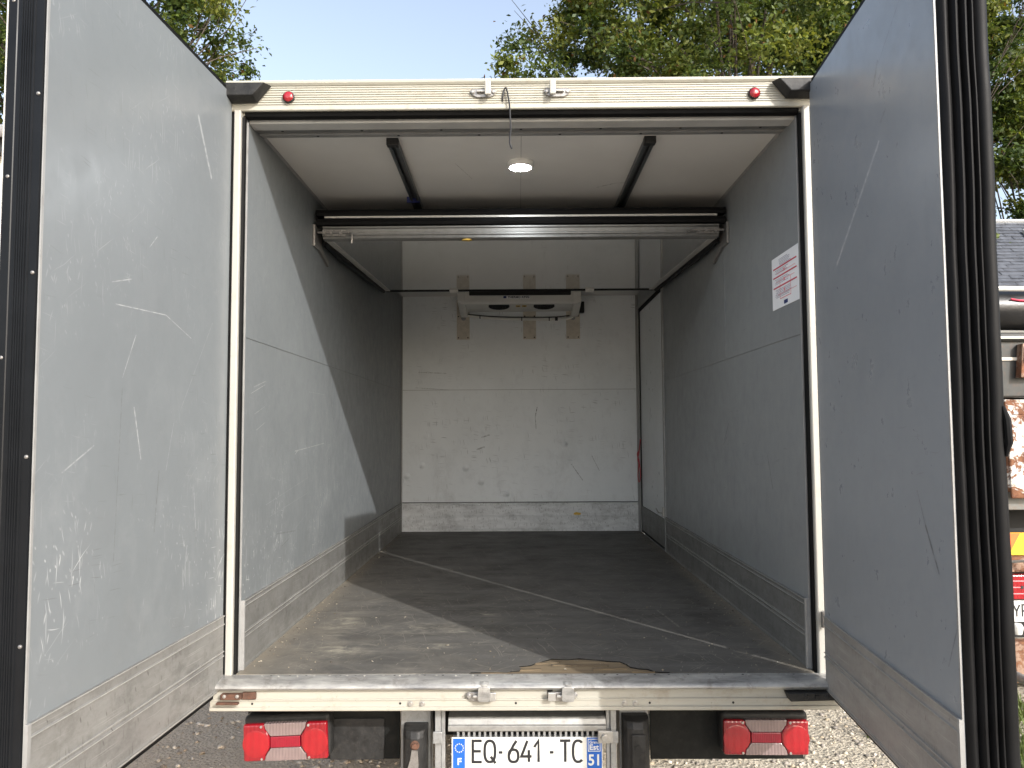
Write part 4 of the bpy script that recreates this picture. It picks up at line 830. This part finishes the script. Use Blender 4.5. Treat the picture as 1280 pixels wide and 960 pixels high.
for x in (2.76, 2.98, 3.20, 3.42): q.prism([(x - .10, .154), (x + .02, .154), (x - .03, .013), (x - .10, .013)] if False else [(x - .06, .153), (x + .035, .153), (x - .045, .014), (x - .14 if x > 2.9 else x - .0451, .014)], 'y', ty + .001, ty + .0048)
q.build('orange_stripe', M['orange'], SB)
q = MB(); q.box(tx0 + .3, tx1 - .3, ty + .02, ty + .10, -.10, .008); q.build('cross_plate', M['rustbrown'], RT, bevel=.004)
q = MB(); q.tube([(3.17, ty, -.03), (3.23, ty - .03, -.02), (3.25, ty - .035, -.06), (3.33, ty - .03, -.075)], .010, 6); q.build('wire_hook', M['oldgrey'], RT)
TL = B('tail_lamp', M['lred2'], RT, 2.97, 3.30, ty - .04, ty + .019, -.262, -.108, .006)
q = MB()
for zz in (-.225, -.185, -.145): q.box(2.972, 3.298, ty - .0425, ty - .0402, zz - .003, zz + .003)
q.build('lens_rib', M['redpale'], TL); MB().cyl((3.205, ty - .042, -.185), (0, 1, 0), .010, .006, 12).build('lens_screw', M['ink'], TL)
NP = B('number_plate', M['platew'], RT, 2.76, 3.275, ty - .03, ty - .022, -.405, -.272, .003)
plate_char('Y', M['ink'], NP, 3.150, ty - .0312, -.372, .040, .075, .010); plate_char('R', M['ink'], NP, 3.204, ty - .0312, -.372, .036, .075, .010)
q = MB(); q.lathe((3.165, ty - .03, -.455), (0, 0, 1), [(0, -.03), (.03, -.025), (.04, .02), (.03, .04), (0, .045)], 12); q.build('plate_light', M['aluw'], RT, smooth=True)
q = MB(); q.box(tx0 + .1, tx1 - .1, ty + .0, ty + .10, -.80, -.54); q.build('bumper_beam', M['rustbrown'], RT, bevel=.01)
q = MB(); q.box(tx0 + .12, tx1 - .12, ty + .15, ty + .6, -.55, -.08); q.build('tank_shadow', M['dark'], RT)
q = MB(); q.tube([(3.06, 2.05, -.70), (3.12, 1.95, -.70), (3.17, 1.86, -.70), (3.2, 1.80, -.705)], [.035, .06, .062, .052], 14); q.tube([(3.06, 2.36, -.70), (3.06, 2.05, -.70)], .03, 10); q.build('exhaust_pipe', M['galv'], RT, smooth=True)
for s in (-1, 1): MB().lathe((3.15 + s * .85, 4.2, G + .40), (s, 0, 0), [(0, -.11), (.36, -.115), (.39, -.09), (.40, .05), (.385, .09), (.34, .11), (.0, .10)], 32).build('wheel', M['tyre'], RT, smooth=True)

# ------------------------------------------------------------------ buildings behind
M['wallw'] = simple('cream_render', (.46, .43, .36), .85, var=.1, vs=3, bump=.2, dirt=.2); M['slate'] = simple('slate', (.085, .092, .108), .55, var=.35, vs=5); M['gut'] = simple('zinc_gutter', (.42, .43, .44), .4, .5, dirt=.3)
HS = thing('slate_roof_house', 'house with a grey slate roof behind the rusty truck', 'house', (13, 15.5, G))
q = MB(); q.box(8.6, 18, 13.0, 18.6, G, 3.0); q.build('wall', M['wallw'], HS)
q = MB(); ry, rz, ey, ez_ = 15.6, 5.78, 12.6, 2.9
q.prism([(ey, ez_ - .06), (ry, rz - .06), (18.9, ez_ - .06), (18.9, ez_ - .16), (ry, rz - .2), (ey, ez_ - .16)], 'x', 8.3, 18.3); RFH = q.build('roof', M['oldgrey'], HS)
nrow = 30; q = MB(); sl_ = Vector((0, ry - ey, rz - ez_)); nrm = Vector((0, -(rz - ez_), ry - ey)).normalized(); Ls = sl_.length; sl_.normalize()
for r in range(nrow):
    for c in range(34):
        x = 8.32 + c * .293 + (.146 if r % 2 else 0) + random.uniform(-.008, .008); a = Vector((x, ey, ez_)) + sl_ * (Ls * r / nrow)
        t0 = random.uniform(.016, .03); b_ = a + sl_ * (Ls / nrow * 1.06)
        q.add([a + nrm * t0, a + Vector((.283, 0, 0)) + nrm * t0, b_ + Vector((.283, 0, 0)) + nrm * .006, b_ + nrm * .006, a - nrm * .01, a + Vector((.283, 0, 0)) - nrm * .01], [(0, 1, 2, 3), (4, 5, 1, 0)])
sla = q.build('slate_tiles', M['slate'], RFH); sla['kind'] = 'stuff'
SK = MB(); mt = Matrix.Translation(Vector((11.95, ey, ez_)) + sl_ * (Ls * .86) + nrm * .06) @ Matrix(((1, 0, 0, 0), (0, sl_.y, nrm.y, 0), (0, sl_.z, nrm.z, 0), (0, 0, 0, 1)))
SK.box(-.10, .9, -.7, .06, -.04, .05); sk = SK.build('roof_window', M['aluw'], RFH, mtx=mt, bevel=.01); MB().box(0, .8, -.62, -.02, .051, .056).build('window_pane', M['dark'], RFH, mtx=mt)
q = MB(); q.tube([(8.3, ry, rz + .02), (18.3, ry, rz + .02)], .06, 8); q.build('ridge_cap', M['gut'], RFH)
LB = thing('gutter_building', 'cream building with a zinc gutter beyond the left door', 'building', (-8, 9, G))
q = MB(); q.box(-14, -4.6, 7.0, 13, G, 4.55); q.build('wall', M['wallw'], LB)
for zz in (1.1, 2.55): B('wall_joint', M['oldgrey'], LB, -14, -4.61, 6.994, 6.999, zz, zz + .02)
q = MB(); q.prism([(6.75, 4.62), (13.2, 4.9), (13.2, 5.0), (6.75, 4.72)], 'x', -14.1, -4.5); q.build('roof', M['slate'], LB)
q = MB(); q.box(-14.05, -4.55, 6.86, 6.995, 4.42, 4.615); q.build('fascia_board', M['olddark'], LB)
q = MB(); q.prism([(6.85, 4.70), (6.70, 4.72), (6.68, 4.70), (6.69, 4.64), (6.72, 4.60), (6.77, 4.585), (6.82, 4.60), (6.845, 4.64)], 'x', -14.1, -4.5); q.build('gutter', M['gut'], LB, smooth=True)
q = MB(); q.box(-6.62, -6.40, 6.93, 6.99, 3.75, 4.25); q.build('wall_bracket', M['wallw'], LB, bevel=.01)

# ------------------------------------------------------------------ trees
def mesh_np(name, V, Fq, mat, cols, p=None):
    me = bpy.data.meshes.new(name); nv, nf = len(V), len(Fq); k = Fq.shape[1]
    me.vertices.add(nv); me.vertices.foreach_set('co', V.astype(np.float32).ravel()); me.loops.add(nf * k); me.loops.foreach_set('vertex_index', Fq.astype(np.int32).ravel())
    me.polygons.add(nf); me.polygons.foreach_set('loop_start', np.arange(0, nf * k, k, dtype=np.int32)); me.polygons.foreach_set('loop_total', np.full(nf, k, dtype=np.int32))
    me.update(calc_edges=True); a = me.color_attributes.new('col', 'FLOAT_COLOR', 'POINT'); a.data.foreach_set('color', np.c_[cols, np.ones(nv)].astype(np.float32).ravel()); me.materials.append(mat)
    o = bpy.data.objects.new(name, me); C.objects.link(o); adopt(o, p); return o
def tree(label, base, trunk_top, cen, rad, nclump, per, leaf, seed, hue=0., group='leafy trees beyond the truck', clump_r=.75):
    r = np.random.default_rng(seed); rr = random.Random(seed)
    o = thing('leafy_tree', label, 'tree', base, group)
    cen = np.array(cen); rad = np.array(rad)
    d = r.normal(size=(nclump, 3)); d /= np.linalg.norm(d, axis=1)[:, None]
    f = r.uniform(.25, 1.0, nclump) ** .45
    lump = 1 + .22 * np.sin(d[:, 0] * 5 + seed) * np.cos(d[:, 2] * 4 + seed * 2) + r.uniform(-.12, .12, nclump)
    cl = cen + d * (f * lump)[:, None] * rad
    cr = clump_r * r.uniform(.35, 1.0, nclump)
    # trunk and limbs
    m = MB(); b = Vector(base); tt = Vector(trunk_top)
    m.tube(smooth_pts([b, b.lerp(tt, .4) + Vector((rr.uniform(-.15, .15), rr.uniform(-.15, .15), 0)), tt, tt + Vector((rr.uniform(-.5, .5), .2, rad[2] * .7))]), [.30 - .26 * i / 12 for i in range(13)], 10)
    m.build('trunk', M['bark'], o, smooth=True)
    m = MB(); hub = [b.lerp(tt, .55 + .45 * k / 5) for k in range(6)] + [tt + Vector((0, 0, rad[2] * .3))]
    idx = np.argsort(-f)[:46]
    for i in idx:
        e = Vector(cl[i]); h = hub[rr.randrange(len(hub))]; mid = h.lerp(e, .5) + Vector((rr.uniform(-.5, .5), rr.uniform(-.5, .5), rr.uniform(-.1, .6)))
        r0 = rr.uniform(.025, .065); m.tube(smooth_pts([h, mid, e], 4), [r0 * (1 - .85 * k / 8) for k in range(9)], 5, False)
        for _ in range(3):
            e2 = e + Vector((rr.gauss(0, .5), rr.gauss(0, .5), rr.gauss(0, .4))); st_ = mid.lerp(e, rr.uniform(.3, 1)); m.tube([st_, st_.lerp(e2, .5) + Vector((0, 0, .08)), e2], [.018, .012, .005], 4, False)
    m.build('limbs', M['bark'], o, smooth=True)
    n = nclump * per; ci = np.repeat(np.arange(nclump), per)
    g = r.normal(size=(n, 3)); g *= (np.abs(r.normal(size=n)) ** .6 / np.linalg.norm(g, axis=1))[:, None]
    P = cl[ci] + g * cr[ci][:, None] * np.array([1, 1, .7]) * .75
    nr = r.normal(size=(n, 3)) + np.array([0, 0, .9]); nr /= np.linalg.norm(nr, axis=1)[:, None]
    a = np.cross(nr, r.normal(size=(n, 3))); a /= np.linalg.norm(a, axis=1)[:, None]; bb = np.cross(nr, a)
    s = leaf * r.uniform(.6, 1.25, n)[:, None]
    V = np.stack([P - a * s, P - bb * s * .52 + nr * s * .2, P + a * s, P + bb * s * .52 + nr * s * .2], 1).reshape(-1, 3)
    base_c = np.array([.092, .128, .027]) ; yel = np.array([.21, .215, .045]); drk = np.array([.040, .068, .018])
    tcl = np.clip(r.normal(.30 + hue, .34, nclump), 0, 1)[ci]; tl = np.clip(tcl + r.normal(0, .22, n), 0, 1)[:, None]
    col = np.where(tl < .5, drk + (base_c - drk) * tl * 2, base_c + (yel - base_c) * (tl - .5) * 1.3); col = col * r.uniform(.75, 1.25, (n, 1)); br = r.random(n) < .012; col[br] = np.array([.16, .085, .03])
    mesh_np('crown', V, np.arange(n * 4).reshape(-1, 4), M['leaf'], np.repeat(col, 4, 0), o)
    return o
tree('broad yellowing oak rising above the middle of the truck roof', (4.4, 12.4, G), (4.5, 12.5, 5.6), (4.2, 12.4, 7.9), (4.7, 3.2, 4.9), 620, 340, .054, 11, .18, clump_r=.66)
tree('dark green tree rising between the yellowing oak and the right rear door', (11.4, 21.5, G), (11.3, 21.5, 6), (11.2, 21.5, 11.6), (5.2, 3.4, 7.0), 560, 280, .085, 12, .04)
tree('tall tree standing behind the slate roof', (17.8, 23.5, G), (17.8, 23.5, 5), (17.6, 23.4, 10.2), (5.2, 3.4, 7.6), 460, 240, .095, 13, .1)
tree('small wispy branching tree above the left rear door', (-8.2, 12.6, G), (-8.0, 12.6, 6.5), (-7.9, 12.6, 9.0), (2.3, 2.3, 3.4), 270, 200, .060, 14, .14, clump_r=.6)
tree('bushy tree rising over the gutter building', (-12.2, 15.4, G), (-12.0, 15.4, 5), (-12.0, 15.2, 8.4), (3.4, 2.6, 4.6), 320, 200, .07, 15, .12)

# ------------------------------------------------------------------ stones, clods, grass on the ground
def scatter(name, n, x0, x1, y0, y1, smin, smax, cols, seed, flat=.6, G=G, pts=None):
    r = np.random.default_rng(seed); bm = bmesh.new(); bmesh.ops.create_icosphere(bm, subdivisions=1, radius=1); bv = np.array([v.co[:] for v in bm.verts]); bf = np.array([[v.index for v in f.verts] for f in bm.faces]); bm.free()
    p = np.c_[r.uniform(x0, x1, n), r.uniform(y0, y1, n)] if pts is None else pts; s = smin + (smax - smin) * r.random(n) ** 3
    q = bv[None] * r.uniform(.5, 1.3, (n, len(bv), 1)) * (s[:, None] * np.c_[r.uniform(.7, 1.4, n), r.uniform(.7, 1.4, n), np.full(n, flat)])[:, None, :]
    a = r.uniform(0, 6.3, n); c, sn = np.cos(a)[:, None], np.sin(a)[:, None]
    V = np.stack([q[..., 0] * c - q[..., 1] * sn + p[:, :1], q[..., 0] * sn + q[..., 1] * c + p[:, 1:], q[..., 2] + G + s[:, None] * .2], -1).reshape(-1, 3)
    F = (bf[None] + (np.arange(n) * len(bv))[:, None, None]).reshape(-1, 3)
    cc = np.array(cols)[r.integers(0, len(cols), n)] * r.uniform(.75, 1.2, (n, 1))
    o = mesh_np(name, V, F, M['stone'], np.repeat(cc, len(bv), 0)); tag(o, kind='stuff'); return o
tag(scatter('gravel', 15000, .5, 4.0, -.6, 5.0, .004, .017, [(.50, .45, .36), (.38, .34, .28), (.28, .25, .22), (.54, .50, .43), (.20, .18, .16), (.44, .37, .27)], 3), 'loose pale gravel right of the truck', 'gravel')
tag(scatter('dirt_clods', 6500, -3.8, -.3, -.6, 5, .003, .020, [(.42, .34, .26), (.52, .43, .33), (.34, .27, .20), (.58, .50, .41)], 4), 'brown dirt clods and small stones left of the truck', 'dirt')
gr_ = np.random.default_rng(8); sd = np.where(gr_.random(900) < .5, -1, 1); gp = np.c_[sd * (W - .014 - np.abs(gr_.normal(0, .045, 900))), gr_.uniform(.06, 3.6, 900)]; gp[:220] = np.c_[gr_.uniform(-.9, .9, 220), .03 + np.abs(gr_.normal(.2, .35, 220))]
tag(scatter('floor_grit', 900, 0, 1, 0, 1, .0012, .0050, [(.22, .19, .14), (.14, .12, .09), (.30, .27, .21), (.08, .07, .06)], 9, G=.0005, pts=gp), 'fine grit and crumbs along the edges of the cargo floor', 'grit')
def grass(name, spots, seed, label):
    r = np.random.default_rng(seed); V = []; F = []; cols = []
    for x, y, rd, n in spots:
        for _ in range(n):
            a = r.uniform(0, 6.3); d = rd * math.sqrt(r.random()); px, py = x + d * math.cos(a), y + d * math.sin(a); h = r.uniform(.03, .13); la = r.uniform(0, 6.3); ln = r.uniform(.2, .8) * h; wd = .004
            dx, dy = math.cos(la), math.sin(la); b = len(V)
            V += [(px - dy * wd, py + dx * wd, G), (px + dy * wd, py - dx * wd, G), (px + dx * ln * .4 + dy * wd * .7, py + dy * ln * .4 - dx * wd * .7, G + h * .65), (px + dx * ln * .4 - dy * wd * .7, py + dy * ln * .4 + dx * wd * .7, G + h * .65), (px + dx * ln, py + dy * ln, G + h), (px + dx * ln, py + dy * ln, G + h)]
            F += [(b, b + 1, b + 2, b + 3), (b + 3, b + 2, b + 4, b + 5)]; c = np.array([.10, .135, .035]) * r.uniform(.7, 1.5); cols += [c] * 6
    o = mesh_np(name, np.array(V), np.array(F), M['leaf'], np.array(cols)); tag(o, label, 'grass', kind='stuff')
gs = [(2.45 + .5 * random.random(), 1.0 + 1.4 * random.random(), .18, 160) for _ in range(16)] + [(1.93, 1.62, .05, 26)]
grass('grass', gs, 5, 'short green grass tufts in the gravel beside the rusty truck')
